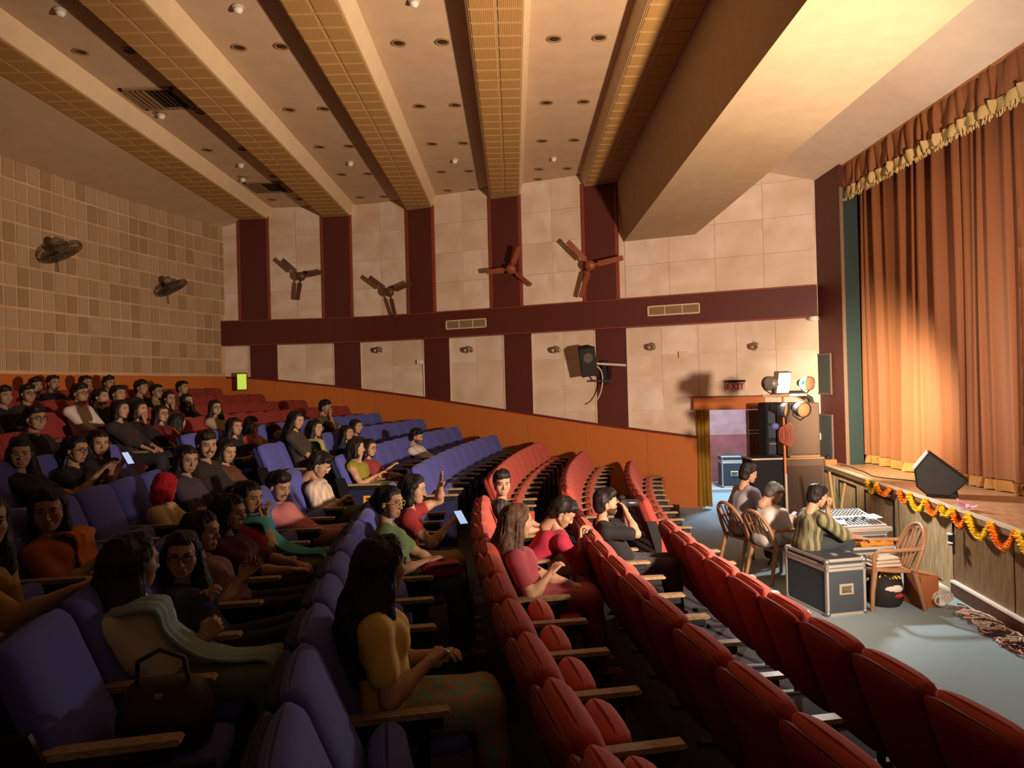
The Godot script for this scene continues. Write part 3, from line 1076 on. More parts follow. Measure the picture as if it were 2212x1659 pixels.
func grille(x: float, y: float, w: float, h: float, label: String):
	var o := thing("air_grille", label, "air grille", wp(x, y, 0.16), wyaw(x), "air grilles in the maroon band")
	var frame := mat(rgb(206, 180, 146), 0.6)
	var g := G.new()
	for s in [-1, 1]:
		g.box(Vector3(0, s * (h / 2 - 0.015), 0.02), Vector3(w, 0.03, 0.04), Basis(), 0.006)
		g.box(Vector3(s * (w / 2 - 0.015), 0, 0.02), Vector3(0.03, h, 0.04), Basis(), 0.006)
		g.box(Vector3(s * w / 6, 0, 0.018), Vector3(0.02, h - 0.03, 0.034), Basis(), 0.004)
	obj("frame", g, frame, o)
	for k in 9:
		g = G.new()
		g.box(Vector3(0, -h / 2 + 0.03 + (h - 0.06) * (k + 0.5) / 9, 0.012), Vector3(w - 0.05, 0.004, 0.024), Basis(Vector3.RIGHT, 0.6))
		obj("slat", g, mat(rgb(170, 146, 112), 0.7), o)
	g = G.new()
	g.box(Vector3(0, 0, 0.002), Vector3(w - 0.02, h - 0.02, 0.004))
	obj("backing", g, mat(rgb(96, 80, 64), 0.8), o)

func wall_spot(x: float, y: float, label: String):
	var o := thing("wall_spotlight", label, "spotlight", wp(x, y, 0.02), wyaw(x), "small spotlights on the side wall")
	var m := mat(rgb(150, 128, 104), 0.4, null, Vector3.ONE, 0.4)
	var g := G.new()
	g.lathe([Vector2(0.001, 0), Vector2(0.05, 0.0), Vector2(0.05, 0.02), Vector2(0.001, 0.025)], Vector3(0, 0, 0), Basis(Vector3.RIGHT, PI / 2), 12)
	g.tube([Vector3(0, 0, 0.02), Vector3(0, 0.03, 0.10), Vector3(0, 0.1, 0.13)], 0.008, 6)
	obj("bracket", g, m, o)
	g = G.new()
	var b := basis_to(Vector3(-0.25, -0.35, 1))
	g.lathe([Vector2(0.001, -0.1), Vector2(0.03, -0.1), Vector2(0.045, -0.05), Vector2(0.06, 0.06), Vector2(0.062, 0.09), Vector2(0.05, 0.085), Vector2(0.04, 0.04), Vector2(0.001, 0.03)], Vector3(0, 0.02, 0.17), b, 14)
	obj("lamp_head", g, m, o)
	g = G.new()
	for k in 3:
		var a := k * 2.1 + 0.4
		g.tube([Vector3(0, 0.02, 0.17) + b * Vector3(0.06 * cos(a), 0.08, 0.06 * sin(a)), Vector3(0, 0.02, 0.17) + b * Vector3(0.095 * cos(a), 0.02, 0.095 * sin(a))], 0.007, 5)
	obj("clips", g, m, o)

func fittings():
	var brown := mat(rgb(140, 78, 48), 0.35)
	var darkb := mat(rgb(92, 62, 42), 0.4)
	wall_fan(Vector3(-4.89, 5.19, -16.51), 0.25, 0.1, [135, 11, 257], darkb, 0.56, "brown fan between the first and second pilasters, leftmost of the wall fans")
	wall_fan(Vector3(-2.79, 4.73, -16.23), 0.25, 0.1, [140, 18, 277], darkb, 0.58, "brown fan mounted lowest of the four, between the second and third pilasters")
	wall_fan(Vector3(0.0, 5.0, -15.16), 0.55, 0.15, [182, 315, 62], brown, 0.55, "reddish brown fan in front of the fourth maroon pilaster, one blade foreshortened")
	wall_fan(Vector3(1.62, 4.92, -14.45), 0.2, 0.1, [130, 9, 249], brown, 0.68, "largest reddish brown fan, in front of the fifth maroon pilaster by the soffit")
	cage_fan(Vector3(-7.72, 5.02, -12.2), -12.5, 0.33, "cage fan on the tiled back wall, nearer the left border of the picture")
	cage_fan(Vector3(-7.12, 4.76, -14.9), -15.2, 0.31, "cage fan on the tiled back wall, nearer the far corner")
	grille(-0.97, 3.92, 1.0, 0.21, "cream three-part air grille in the maroon band near the fourth pilaster")
	grille(3.27, 3.94, 1.03, 0.21, "cream three-part air grille in the maroon band nearer the stage")
	wall_spot(-3.1, 3.43, "small spotlight on the wall left of the others, under the second fan")
	wall_spot(-0.92, 3.34, "small spotlight on the wall below the left air grille")
	wall_spot(0.98, 3.25, "small spotlight on the wall just left of the black loudspeaker")
	wall_spot(2.86, 3.22, "small spotlight on the wall below the right air grille")
	wall_spot(4.67, 3.14, "small spotlight on the wall above the exit sign, nearest the stage")
	var o: Node3D
	var g: G
	# small white box and conduit beside a pilaster
	o = thing("junction_box", "small white junction box with a conduit beside the third lower pilaster", "junction box", wp(-2.13, 3.12, 0.03), wyaw(-2.1))
	g = G.new(); g.box(Vector3(0, 0, 0.04), Vector3(0.14, 0.1, 0.08), Basis(), 0.012); obj("box", g, M.white, o)
	g = G.new(); g.tube([Vector3(0.08, -0.05, 0.02), Vector3(0.09, -0.75, 0.02)], 0.014, 6); obj("conduit", g, M.white, o)
	# ceiling downlights
	var xs := [[-5.43, -4.8], [-3.4, -2.86], [-1.36, -0.8], [0.63, 1.21]]
	var zs := [-9.06, -11.1, -12.83, -14.5, -16.25]
	var bay := ["bay by the back wall", "bay second from back wall", "bay third from back wall", "bay nearest stage"]
	var src: Node3D = null
	for i in 4:
		for j in 5:
			for k in 2:
				var z: float = zs[j]
				if i == 3 and j == 4: z = -15.2
				if i == 2 and j == 4: z = -15.88
				var lab: String = "round downlight, %s of the %s pair, ceiling %s" % [["left", "right"][k], ORD[j], bay[i]]
				var at := Vector3(xs[i][k], 6.93, z)
				if src == null:
					src = thing("downlight", lab, "downlight", at, 0, "recessed downlights between the ceiling beams")
					g = G.new()
					g.lathe([Vector2(0.06, 0.0), Vector2(0.10, 0.0), Vector2(0.098, -0.012), Vector2(0.075, -0.016), Vector2(0.065, -0.002)], Vector3.ZERO, Basis(), 18)
					obj("ring", g, mat(rgb(150, 118, 78), 0.5), src)
					g = G.new()
					g.lathe([Vector2(0.001, 0.0), Vector2(0.065, 0.0), Vector2(0.063, -0.006), Vector2(0.02, -0.004), Vector2(0.001, -0.010)], Vector3.ZERO, Basis(), 16)
					obj("reflector", g, mat(rgb(60, 44, 32), 0.35), src)
				else:
					dup(src, lab, at, 0)
	# detectors and sprinkler heads
	var sm := [[-5.05, -8.06, "round white detector at the top left of the ceiling"], [-3.04, -8.1, "round white detector high on the ceiling in the second bay, nearest the viewer"], [-1.02, -8.07, "round white detector cut by the top border, third ceiling bay"], [-5.15, -13.67, "small white detector near the far ceiling air vent"], [-3.05, -13.73, "white detector far down the second ceiling bay"], [-1.03, -13.74, "white detector far down the third ceiling bay"], [0.89, -13.79, "white detector far down the ceiling bay nearest the stage"], [-5.43, -11.14, "small detector beside the large ceiling air vent"], [-5.46, -14.58, "faint detector in front of the far ceiling air vent"]]
	src = null
	for s in sm:
		if src == null:
			src = thing("ceiling_detector", s[2], "detector", Vector3(s[0], 6.93, s[1]), 0, "round white detectors on the ceiling")
			g = G.new()
			g.lathe([Vector2(0.001, -0.085), Vector2(0.03, -0.08), Vector2(0.05, -0.055), Vector2(0.055, -0.03), Vector2(0.001, -0.028)], Vector3(0, 0, 0), Basis(), 14)
			obj("sensor", g, M.white, src)
			g = G.new()
			g.lathe([Vector2(0.001, -0.03), Vector2(0.065, -0.028), Vector2(0.07, 0.0), Vector2(0.001, 0.0)], Vector3.ZERO, Basis(), 14)
			obj("base", g, mat(rgb(196, 178, 154), 0.6), src)
		else:
			dup(src, s[2], Vector3(s[0], 6.93, s[1]), 0)
	# ceiling air vents with louvres
	for q in [[-5.18, -10.55, "large square air vent with louvres in the ceiling bay nearest the back wall"], [-5.18, -15.25, "square ceiling air vent in the same bay, close to the side wall"]]:
		o = thing("ceiling_vent", q[2], "air vent", Vector3(q[0], 6.93, q[1]), 0, "louvred ceiling air vents")
		g = G.new()
		for s in [-1, 1]:
			g.box(Vector3(s * 0.36, -0.012, 0), Vector3(0.06, 0.03, 0.78), Basis(), 0.006)
			g.box(Vector3(0, -0.012, s * 0.36), Vector3(0.78, 0.03, 0.06), Basis(), 0.006)
		obj("frame", g, mat(rgb(140, 112, 82), 0.6), o)
		g = G.new()
		g.box(Vector3(0, 0.0, 0), Vector3(0.7, 0.006, 0.7))
		obj("backing", g, mat(rgb(40, 30, 24), 0.9), o)
		for k in 9:
			g = G.new()
			var x := -0.30 + k * 0.075
			var half := 0.33
			g.box(Vector3(x, -0.022, 0), Vector3(0.045, 0.004, half * 2), Basis(Vector3.BACK, 0.7 if x < 0 else -0.7))
			obj("louvre", g, mat(rgb(120, 92, 62), 0.6), o)
	# wall loudspeaker on its bracket
	o = thing("wall_loudspeaker", "black loudspeaker tilted down on a wall bracket beside the fifth lower pilaster", "loudspeaker", Vector3(1.47, 2.98, -14.32))
	var b := Basis(Vector3.UP, 0.15) * Basis(Vector3.BACK, 0.165) * Basis(Vector3.RIGHT, 0.25)
	g = G.new()
	g.prism([Vector2(-0.165, 0.15), Vector2(0.165, 0.15), Vector2(0.10, -0.15), Vector2(-0.10, -0.15)], 0.58, Transform3D(b * Basis(Vector3.RIGHT, -PI / 2) * Basis(Vector3.BACK, PI), Vector3.ZERO))
	obj("cabinet", g, M.black_rough, o)
	g = G.new()
	g.box(b * Vector3(0, 0, 0.155), Vector3(0.31, 0.56, 0.014), b, 0.004)
	obj("grille", g, mat(rgb(52, 48, 44), 0.8, M.weave, Vector3(20, 20, 20)), o)
	g = G.new()
	g.lathe([Vector2(0.09, 0.0), Vector2(0.105, 0.008), Vector2(0.1, 0.014), Vector2(0.06, 0.004), Vector2(0.001, 0.002)], b * Vector3(0, 0.09, 0.163), b * Basis(Vector3.RIGHT, PI / 2), 20)
	obj("cone", g, mat(rgb(86, 74, 64), 0.6), o)
	g = G.new()
	g.tube([Vector3(0.17, -0.06, -0.02), Vector3(0.80, -0.11, -0.02)], 0.026, 8)
	obj("bracket_bar", g, mat(rgb(190, 182, 172), 0.5), o)
	g = G.new()
	g.tube([Vector3(0.5, -0.08, -0.05), Vector3(0.5, -0.40, -0.22)], 0.022, 6)
	g.box(Vector3(0.33, -0.41, -0.15), Vector3(0.34, 0.04, 0.10), Basis(), 0.008)
	g.tube([Vector3(0.06, -0.30, 0.0), Vector3(0.2, -0.29, -0.05), Vector3(0.26, -0.4, -0.12)], 0.02, 6)
	g.box(Vector3(0.42, -0.24, -0.3), Vector3(0.14, 0.5, 0.03), Basis(Vector3.UP, 0.38), 0.006)
	obj("bracket", g, M.black, o)
	g = G.new()
	var cp := []
	for k in 14:
		var t := k / 13.0
		cp.append(Vector3(0.17 + 0.17 * sin(t * 3.6), -0.1 - 0.75 * t + 0.1 * sin(t * 6), -0.12 - 0.08 * t))
	g.tube(cp, 0.014, 6)
	obj("cable", g, mat(rgb(206, 184, 160), 0.6), o)
	# small camera at the jamb
	o = thing("security_camera", "small white security camera at the right end of the maroon band", "camera", Vector3(5.55, 3.61, -13.1))
	g = G.new()
	g.lathe([Vector2(0.001, -0.1), Vector2(0.04, -0.095), Vector2(0.048, -0.02), Vector2(0.05, 0.09), Vector2(0.001, 0.092)], Vector3.ZERO, basis_to(Vector3(0.5, -0.15, 1)), 12)
	obj("housing", g, M.white, o)
	g = G.new()
	g.tube([Vector3(0, 0.02, -0.03), Vector3(-0.02, 0.06, -0.2)], 0.018, 6)
	obj("bracket", g, M.white, o)
	# exit sign
	o = thing("exit_sign", "small exit sign with red letters and a black top strip above the doorway", "sign", wp(4.32, 2.41, 0.10), wyaw(4.32))
	g = G.new(); g.box(Vector3(0, -0.01, 0), Vector3(0.34, 0.17, 0.1), Basis(), 0.006); obj("box", g, mat(rgb(226, 204, 180), 0.6), o)
	g = G.new(); g.box(Vector3(0, 0.08, 0.01), Vector3(0.37, 0.045, 0.13), Basis(), 0.005); obj("top_strip", g, M.black, o)
	letter("EXIT", 0.115, mat(rgb(176, 34, 40), 0.6), o, Vector3(0, -0.022, 0.052))
	# yellow-green sign light in the far corner
	o = thing("corner_sign_light", "small glowing yellow-green sign light in the far rear corner", "sign light", Vector3(-6.38, 2.78, -16.66), 0.3)
	g = G.new(); g.box(Vector3(0, 0, 0), Vector3(0.24, 0.42, 0.05), Basis(), 0.01); obj("housing", g, mat(rgb(90, 96, 40), 0.6), o)
	g = G.new(); g.box(Vector3(0, 0, 0.028), Vector3(0.2, 0.36, 0.01), Basis(), 0.004); obj("glowing_face", g, glow(Color(0.80, 0.88, 0.30), 0.75), o)
	g = G.new(); g.box(Vector3(0, -0.02, -0.16), Vector3(0.05, 0.06, 0.3), Basis(), 0.005); obj("arm", g, M.black, o)
	area_light("sign_lamp", Vector3(-6.36, 2.78, -16.6), Vector3(-5.8, 2.7, -15.0), Vector2(0.2, 0.36), Color(0.8, 0.9, 0.3), 0.02)

func flight_case(s: Vector3, called: String, label: String, at: Vector3, turn: float, lid := 0.1, group := "") -> Node3D:
	var o := thing(called, label, "flight case", at, turn, group)
	var skin := mat(rgb(66, 74, 82), 0.6, M.fine, Vector3(10, 10, 10))
	var g := G.new()
	g.box(Vector3(0, (s.y - lid) / 2, 0), Vector3(s.x, s.y - lid - 0.004, s.z), Basis(), 0.006)
	obj("body", g, skin, o)
	g = G.new()
	g.box(Vector3(0, s.y - lid / 2, 0), Vector3(s.x, lid, s.z), Basis(), 0.006)
	var l := obj("lid", g, skin, o)
	# aluminium edges
	var e := 0.032
	var st := [G.new(), G.new()]
	for k in 2:
		var y0: float = 0.0 if k == 0 else s.y - lid
		var y1: float = s.y - lid if k == 0 else s.y
		var gg: G = st[k]
		for y in ([y0 + e / 2, y1 - e / 2] if k == 0 else [y0 + 0.022, y1 - e / 2]):
			gg.box(Vector3(0, y, s.z / 2), Vector3(s.x + 0.01, e, 0.012), Basis(), 0.003)
			gg.box(Vector3(0, y, -s.z / 2), Vector3(s.x + 0.01, e, 0.012), Basis(), 0.003)
			gg.box(Vector3(s.x / 2, y, 0), Vector3(0.012, e, s.z + 0.01), Basis(), 0.003)
			gg.box(Vector3(-s.x / 2, y, 0), Vector3(0.012, e, s.z + 0.01), Basis(), 0.003)
		for sx in [-1, 1]:
			for sz in [-1, 1]:
				gg.box(Vector3(sx * (s.x / 2 - e / 2 + 0.006), (y0 + y1) / 2, sz * s.z / 2), Vector3(e, y1 - y0, 0.012), Basis(), 0.003)
				gg.box(Vector3(sx * s.x / 2, (y0 + y1) / 2, sz * (s.z / 2 - e / 2 + 0.006)), Vector3(0.012, y1 - y0, e), Basis(), 0.003)
	obj("edging", st[0], M.alu, o)
	obj("edging", st[1], M.alu, l)
	for sx in [-1, 1]:
		for q in [0.03, s.y - 0.03]:
			g = G.new()
			g.ball(Vector3(sx * (s.x / 2 - 0.012), q, s.z / 2 - 0.012), Vector3.ONE * 0.034, Basis(), 6)
			g.ball(Vector3(sx * (s.x / 2 - 0.012), q, -s.z / 2 + 0.012), Vector3.ONE * 0.034, Basis(), 6)
			obj("corner_cap", g, M.grey_metal, o)
	g = G.new()
	g.box(Vector3(0, (s.y - lid) * 0.55, s.z / 2 + 0.004), Vector3(0.17, 0.115, 0.014), Basis(), 0.006)
	var h := obj("handle_plate", g, mat(rgb(196, 186, 164), 0.4, null, Vector3.ONE, 0.5), o)
	g = G.new()
	g.box(Vector3(0, (s.y - lid) * 0.55, s.z / 2 + 0.011), Vector3(0.12, 0.07, 0.006), Basis(), 0.002)
	obj("dish", g, mat(rgb(96, 88, 72), 0.4), h)
	g = G.new()
	var y: float = (s.y - lid) * 0.55
	g.tube([Vector3(-0.045, y + 0.02, s.z / 2 + 0.016), Vector3(-0.045, y - 0.022, s.z / 2 + 0.024), Vector3(0.045, y - 0.022, s.z / 2 + 0.024), Vector3(0.045, y + 0.02, s.z / 2 + 0.016)], 0.007, 6)
	obj("handle", g, M.grey_metal, h)
	return o

func plastic_chair(label: String, at: Vector3, turn: float, col: Material) -> Node3D:
	# faces local +x; arched one-piece moulded armchair
	var o := thing("plastic_chair", label, "chair", at, turn, "brown moulded plastic chairs near the stage")
	var g := G.new()
	var arch := []
	for k in 17:
		var a := PI * k / 16.0
		arch.append(Vector3(-0.20 - 0.18 * pow(sin(a), 0.6), 0.42 + 0.46 * pow(sin(a), 0.55), -0.245 * cos(a)))
	g.tube(arch, 0.024, 8)
	obj("back_frame", g, col, o)
	g = G.new()
	for k in 5:
		var z := (k - 2) * 0.075
		var top: float = 0.84 - 0.5 * z * z / 0.06 * 0.25
		g.tube([Vector3(-0.2, 0.43, z * 0.8), Vector3(-0.28, 0.62, z), Vector3(-0.37, top, z)], 0.022, 6, true, 0.4)
	obj("back_slats", g, col, o)
	g = G.new()
	var rings := []
	for q in [[-0.24, 0.20, 0.415], [-0.2, 0.215, 0.42], [0.0, 0.23, 0.425], [0.17, 0.225, 0.44], [0.22, 0.21, 0.425], [0.235, 0.2, 0.39]]:
		rings.append(PackedVector3Array([Vector3(q[0], q[2] - 0.02, -q[1]), Vector3(q[0], q[2] - 0.02, q[1]), Vector3(q[0], q[2] + 0.008, q[1]), Vector3(q[0], q[2] - 0.006, 0), Vector3(q[0], q[2] + 0.008, -q[1])]))
	g.grp = 2
	g.loft(rings)
	obj("seat", g, col, o)
	for s in [-1.0, 1.0]:
		g = G.new()
		g.tube([Vector3(0.20, 0.42, s * 0.20), Vector3(0.235, 0.2, s * 0.225), Vector3(0.25, 0.0, s * 0.24)], [0.034, 0.026, 0.022], 7)
		obj("leg", g, col, o)
		g = G.new()
		g.tube([Vector3(-0.20, 0.44, s * 0.21), Vector3(-0.26, 0.2, s * 0.225), Vector3(-0.30, 0.0, s * 0.24)], [0.034, 0.026, 0.022], 7)
		obj("leg", g, col, o)
		g = G.new()
		g.tube([Vector3(-0.27, 0.66, s * 0.245), Vector3(0.0, 0.655, s * 0.27), Vector3(0.17, 0.65, s * 0.265), Vector3(0.22, 0.6, s * 0.25), Vector3(0.21, 0.42, s * 0.215)], 0.022, 7)
		obj("arm", g, col, o)
	return o

func crew_corner():
	var o: Node3D
	var g: G
	# door dressing: pelmet, gathered gold curtain
	o = thing("door_pelmet", "brown wooden pelmet box over the exit doorway", "pelmet", wp(4.2, 1.94, 0.05), wyaw(4.2))
	g = G.new(); g.box(Vector3(0, 0.13, 0.08), Vector3(1.32, 0.25, 0.16), Basis(), 0.008); obj("box", g, M.dado, o)
	g = G.new(); g.box(Vector3(0, 0.262, 0.085), Vector3(1.34, 0.016, 0.18), Basis(), 0.004); obj("top_board", g, M.wood, o)
	o = thing("door_curtain", "gathered gold curtain hanging at the left of the exit doorway", "curtain", wp(3.74, 0.05, 0.10), wyaw(3.74) + PI / 2)
	g = drape(-0.13, 0.13, 0.0, 0.0, 1.9, 0.03, 0.035, 5, 0.004, 8, 0.008, 0.75)
	obj("cloth", g, mat(rgb(190, 146, 44), 0.8, M.weave, Vector3(6, 6, 6)), o)
	g = G.new(); g.tube([Vector3(0.0, 1.9, -0.14), Vector3(0.0, 1.9, 0.14)], 0.012, 6); obj("rod", g, M.black, o)
	# open door leaf
	o = thing("door_leaf", "dark wooden door leaf with metal strips standing open at the exit", "door", Vector3(4.56, 0.0, -13.42), 0.1)
	g = G.new(); g.box(Vector3(0, 0.97, 0), Vector3(0.40, 1.94, 0.045), Basis(), 0.004); obj("panel", g, mat(rgb(84, 48, 38), 0.4, M.grain, Vector3(2, 0.3, 2)), o)
	g = G.new()
	for y in [0.95, 1.05, 1.5, 1.56]:
		g.box(Vector3(-0.05, y, 0.035), Vector3(0.26, 0.012, 0.03), Basis(), 0.002)
	obj("metal_strips", g, M.alu, o)
	# case in the passage
	flight_case(Vector3(0.55, 0.72, 0.5), "flight_case", "dark blue flight case with silver edges seen through the exit doorway", Vector3(4.98, 0.07, -16.4), -0.1, 0.14, "")
	# loudspeaker stack and boxes left of the stage
	var sp := mat(rgb(98, 74, 58), 0.7, M.fine, Vector3(6, 6, 6))
	o = thing("bass_speaker", "large brown bass speaker cabinet on the floor left of the stage", "speaker", Vector3(4.75, 0.0, -12.02), 0.0)
	g = G.new(); g.box(Vector3(0, 0.6, 0), Vector3(0.66, 1.2, 0.6), Basis(), 0.015); obj("cabinet", g, sp, o)
	g = G.new(); g.box(Vector3(0, 0.58, 0.305), Vector3(0.58, 0.98, 0.02), Basis(), 0.006); obj("grille", g, mat(rgb(84, 62, 50), 0.8, M.weave, Vector3(14, 14, 14)), o)
	g = G.new(); g.box(Vector3(0, 1.19, 0.3), Vector3(0.66, 0.03, 0.02), Basis(), 0.005); obj("trim_strip", g, mat(rgb(140, 106, 80), 0.5), o)
	o = thing("top_speaker", "brown loudspeaker standing on the large bass cabinet", "speaker", Vector3(4.78, 1.205, -12.02), 0.0)
	g = G.new(); g.box(Vector3(0, 0.45, 0), Vector3(0.54, 0.9, 0.5), Basis(), 0.02); obj("cabinet", g, sp, o)
	g = G.new(); g.box(Vector3(0, 0.44, 0.255), Vector3(0.46, 0.78, 0.016), Basis(), 0.006); obj("grille", g, mat(rgb(104, 80, 64), 0.8, M.weave, Vector3(14, 14, 14)), o)
	g = G.new(); g.box(Vector3(0, 0.015, 0.26), Vector3(0.5, 0.03, 0.02), Basis(), 0.004); obj("lower_rail", g, mat(rgb(140, 106, 80), 0.5), o)
	o = thing("amplifier_rack", "tall black equipment rack standing behind the light stand", "rack", Vector3(4.53, 0.0, -12.55), 0.0)
	g = G.new(); g.box(Vector3(0, 1.05, 0), Vector3(0.34, 2.1, 0.4), Basis(), 0.02); obj("cabinet", g, M.black_rough, o)
	g = G.new()
	for y in [1.32, 1.6, 1.85]:
		g.box(Vector3(0.0, y, 0.205), Vector3(0.28, 0.22, 0.02), Basis(), 0.004)
	obj("front_units", g, mat(rgb(40, 48, 58), 0.4), o)
	g = G.new(); g.box(Vector3(-0.04, 1.39, 0.22), Vector3(0.16, 0.02, 0.02), Basis(), 0.004); obj("handle", g, M.grey_metal, o)
	o = thing("equipment_case", "low black equipment case in front of the doorway, with a pale edge strip", "case", Vector3(4.15, 0.0, -12.0), 0.0)
	g = G.new(); g.box(Vector3(0, 0.6, 0), Vector3(0.5, 1.2, 0.55), Basis(), 0.012); obj("body", g, M.black_rough, o)
	g = G.new(); g.box(Vector3(0, 1.195, 0.27), Vector3(0.5, 0.03, 0.03), Basis(), 0.004); g.box(Vector3(-0.25, 1.195, 0), Vector3(0.03, 0.03, 0.55), Basis(), 0.004); obj("edge_strip", g, M.alu, o)
	# bent black hood on the rack beside the jamb
	o = thing("duct_hood", "bent black cable duct running down beside the maroon jamb", "duct", Vector3(5.1, 1.05, -12.8))
	g = G.new(); g.tube([Vector3(-0.3, 1.2, 0), Vector3(0.06, 1.2, 0), Vector3(0.22, 1.1, 0), Vector3(0.27, 0.9, 0), Vector3(0.27, 0.55, 0)], 0.09, 8, true, 0.5); obj("hood", g, mat(rgb(56, 52, 46), 0.6), o)
	g = G.new(); g.tube([Vector3(0.24, 0.55, 0), Vector3(0.20, 0.35, 0), Vector3(0.33, 0.15, 0), Vector3(0.26, 0.0, 0)], 0.03, 6); obj("cable", g, M.black, o)
	o = thing("socket_box", "small white socket box on the edge of the maroon jamb", "socket", Vector3(5.66, 1.42, -13.28))
	g = G.new(); g.box(Vector3(0, 0, 0), Vector3(0.08, 0.13, 0.1), Basis(), 0.012); obj("box", g, M.white, o)
	g = G.new(); g.box(Vector3(-0.042, 0.0, 0.0), Vector3(0.01, 0.05, 0.05), Basis(), 0.003); obj("switch", g, M.white, o)
	# plant pot with a stick, dark vessel left of the stage
	o = thing("black_pot", "round black pot with sticks and a small green stem beside the stage corner", "pot", Vector3(4.62, 0.0, -10.3))
	g = G.new(); g.lathe([Vector2(0.001, 0.0), Vector2(0.13, 0.0), Vector2(0.2, 0.18), Vector2(0.23, 0.36), Vector2(0.2, 0.5), Vector2(0.17, 0.52), Vector2(0.16, 0.46), Vector2(0.001, 0.4)], Vector3.ZERO, Basis(), 20); obj("pot", g, M.black, o)
	for q in [[Vector3(0.0, 0.42, 0.0), Vector3(-0.05, 0.75, 0), Vector3(-0.1, 1.15, 0.02)], [Vector3(0.06, 0.42, 0.0), Vector3(0.08, 0.7, 0), Vector3(0.12, 0.98, 0.02)]]:
		g = G.new(); g.tube(q, 0.022, 6); obj("stick", g, mat(rgb(196, 164, 116), 0.7), o)
	g = G.new(); g.tube([Vector3(0.0, 0.42, 0.05), Vector3(0.02, 0.7, 0.06), Vector3(-0.01, 0.9, 0.05)], 0.012, 5); obj("green_stem", g, mat(rgb(70, 110, 50), 0.7), o)
	# light stand
	light_stand()
	# chairs, cases, mixer
	var cb := mat(rgb(146, 108, 78), 0.4)
	plastic_chair("brown plastic chair under the young man in the grey shirt, nearest the doorway", Vector3(3.12, 0.0, -9.62), 0.35, cb)
	plastic_chair("brown plastic chair under the grey-haired man bent over his phone", Vector3(3.26, 0.0, -8.95), 0.35, cb)
	plastic_chair("brown plastic chair by the stage with a folded cloth on its seat", Vector3(4.02, 0.0, -7.82), PI - 0.05, cb)
	flight_case(Vector3(0.46, 0.6, 0.74), "flight_case", "black flight case with silver edges and front handle, under the man in the striped shirt", Vector3(3.37, 0.0, -7.86), 0.2)
	flight_case(Vector3(0.62, 0.66, 0.66), "flight_case", "black flight case carrying the mixing desk beside the stage", Vector3(4.02, 0.0, -8.72), 0.1)
	o = thing("mixing_desk", "grey audio mixing desk with rows of faders lying open on a case", "mixer", Vector3(3.98, 0.665, -8.66), 0.1)
	var tb := Basis(Vector3.RIGHT, 0.16)
	g = G.new(); g.box(Vector3(0, 0.08, 0), Vector3(0.74, 0.10, 0.62), tb, 0.012); obj("body", g, mat(rgb(120, 124, 126), 0.5), o)
	g = G.new(); g.box(tb * Vector3(0, 0.055, 0.0) + Vector3(0, 0.08, 0), Vector3(0.70, 0.012, 0.58), tb, 0.003)
	var pan := obj("panel", g, mat(rgb(176, 182, 184), 0.45), o)
	for k in 14:
		g = G.new()
		var x := -0.31 + k * 0.046
		g.box(tb * Vector3(x, 0.064, 0.14) + Vector3(0, 0.08, 0), Vector3(0.02, 0.006, 0.24), tb)
		g.box(tb * Vector3(x, 0.074, 0.06 + 0.012 * ((k * 5) % 9)) + Vector3(0, 0.08, 0), Vector3(0.03, 0.02, 0.02), tb, 0.004)
		obj("fader", g, mat(rgb(64, 70, 76), 0.5), pan)
		g = G.new()
		for q in 5:
			g.lathe([Vector2(0.001, 0.0), Vector2(0.011, 0.0), Vector2(0.009, 0.016), Vector2(0.001, 0.018)], tb * Vector3(x, 0.062, -0.26 + q * 0.05) + Vector3(0, 0.08, 0), tb, 8)
		obj("knobs", g, mat(rgb(90, 96, 104), 0.5), pan)
	g = G.new(); g.box(tb * Vector3(0, 0.04, 0.325) + Vector3(0, 0.06, 0), Vector3(0.78, 0.05, 0.04), tb, 0.008); obj("front_rail", g, M.alu, o)
	# papers and small things about the desk
	var papers := [[Vector3(4.24, 0.835, -8.52), 0.3, "white sheet of paper lying on the right of the mixing desk"], [Vector3(3.77, 0.80, -8.40), -0.2, "white notes lying at the left front of the mixing desk"]]
	for q in papers:
		g = G.new(); g.box(Vector3.ZERO, Vector3(0.2, 0.004, 0.14), Basis(Vector3.RIGHT, 0.16))
		var p := obj("paper_sheet", g, M.white); p.position = q[0]; p.rotation.y = q[1]
		tag(p, q[2], "paper")
	flight_case(Vector3(0.56, 0.60, 0.4), "flight_case", "low black case in front of the mixing desk with an orange cloth on it", Vector3(3.95, 0.0, -8.18), 0.12)
	var oc := thing("orange_cloth", "orange cloth folded along the edge of the low case before the desk", "cloth", Vector3(4.03, 0.605, -8.12), 0.12)
	g = G.new()
	var rg := []
	for k in 12:
		var x := -0.2 + k * 0.036
		var hgt := 0.035 + 0.012 * sin(k * 1.7)
		rg.append(PackedVector3Array([Vector3(x, 0.0, -0.09), Vector3(x, 0.0, 0.13 + 0.01 * sin(k)), Vector3(x, hgt, 0.10), Vector3(x, hgt + 0.012 * cos(k * 2.1), 0.0), Vector3(x, hgt, -0.07)]))
	g.grp = 1; g.loft(rg); obj("cloth", g, mat(rgb(226, 140, 40), 0.8, M.weave, Vector3(8, 8, 8)), oc)
	o = thing("small_monitor_unit", "small dark unit with a lit blue display beside the orange cloth", "device", Vector3(3.80, 0.605, -8.10), 0.2)
	g = G.new(); g.box(Vector3(0, 0.05, 0), Vector3(0.16, 0.1, 0.12), Basis(), 0.02); obj("body", g, mat(rgb(120, 70, 44), 0.5), o)
	g = G.new(); g.box(Vector3(0.02, 0.103, 0.02), Vector3(0.09, 0.006, 0.06), Basis(), 0.002); obj("display", g, glow(Color(0.35, 0.3, 0.95), 1.3), o)
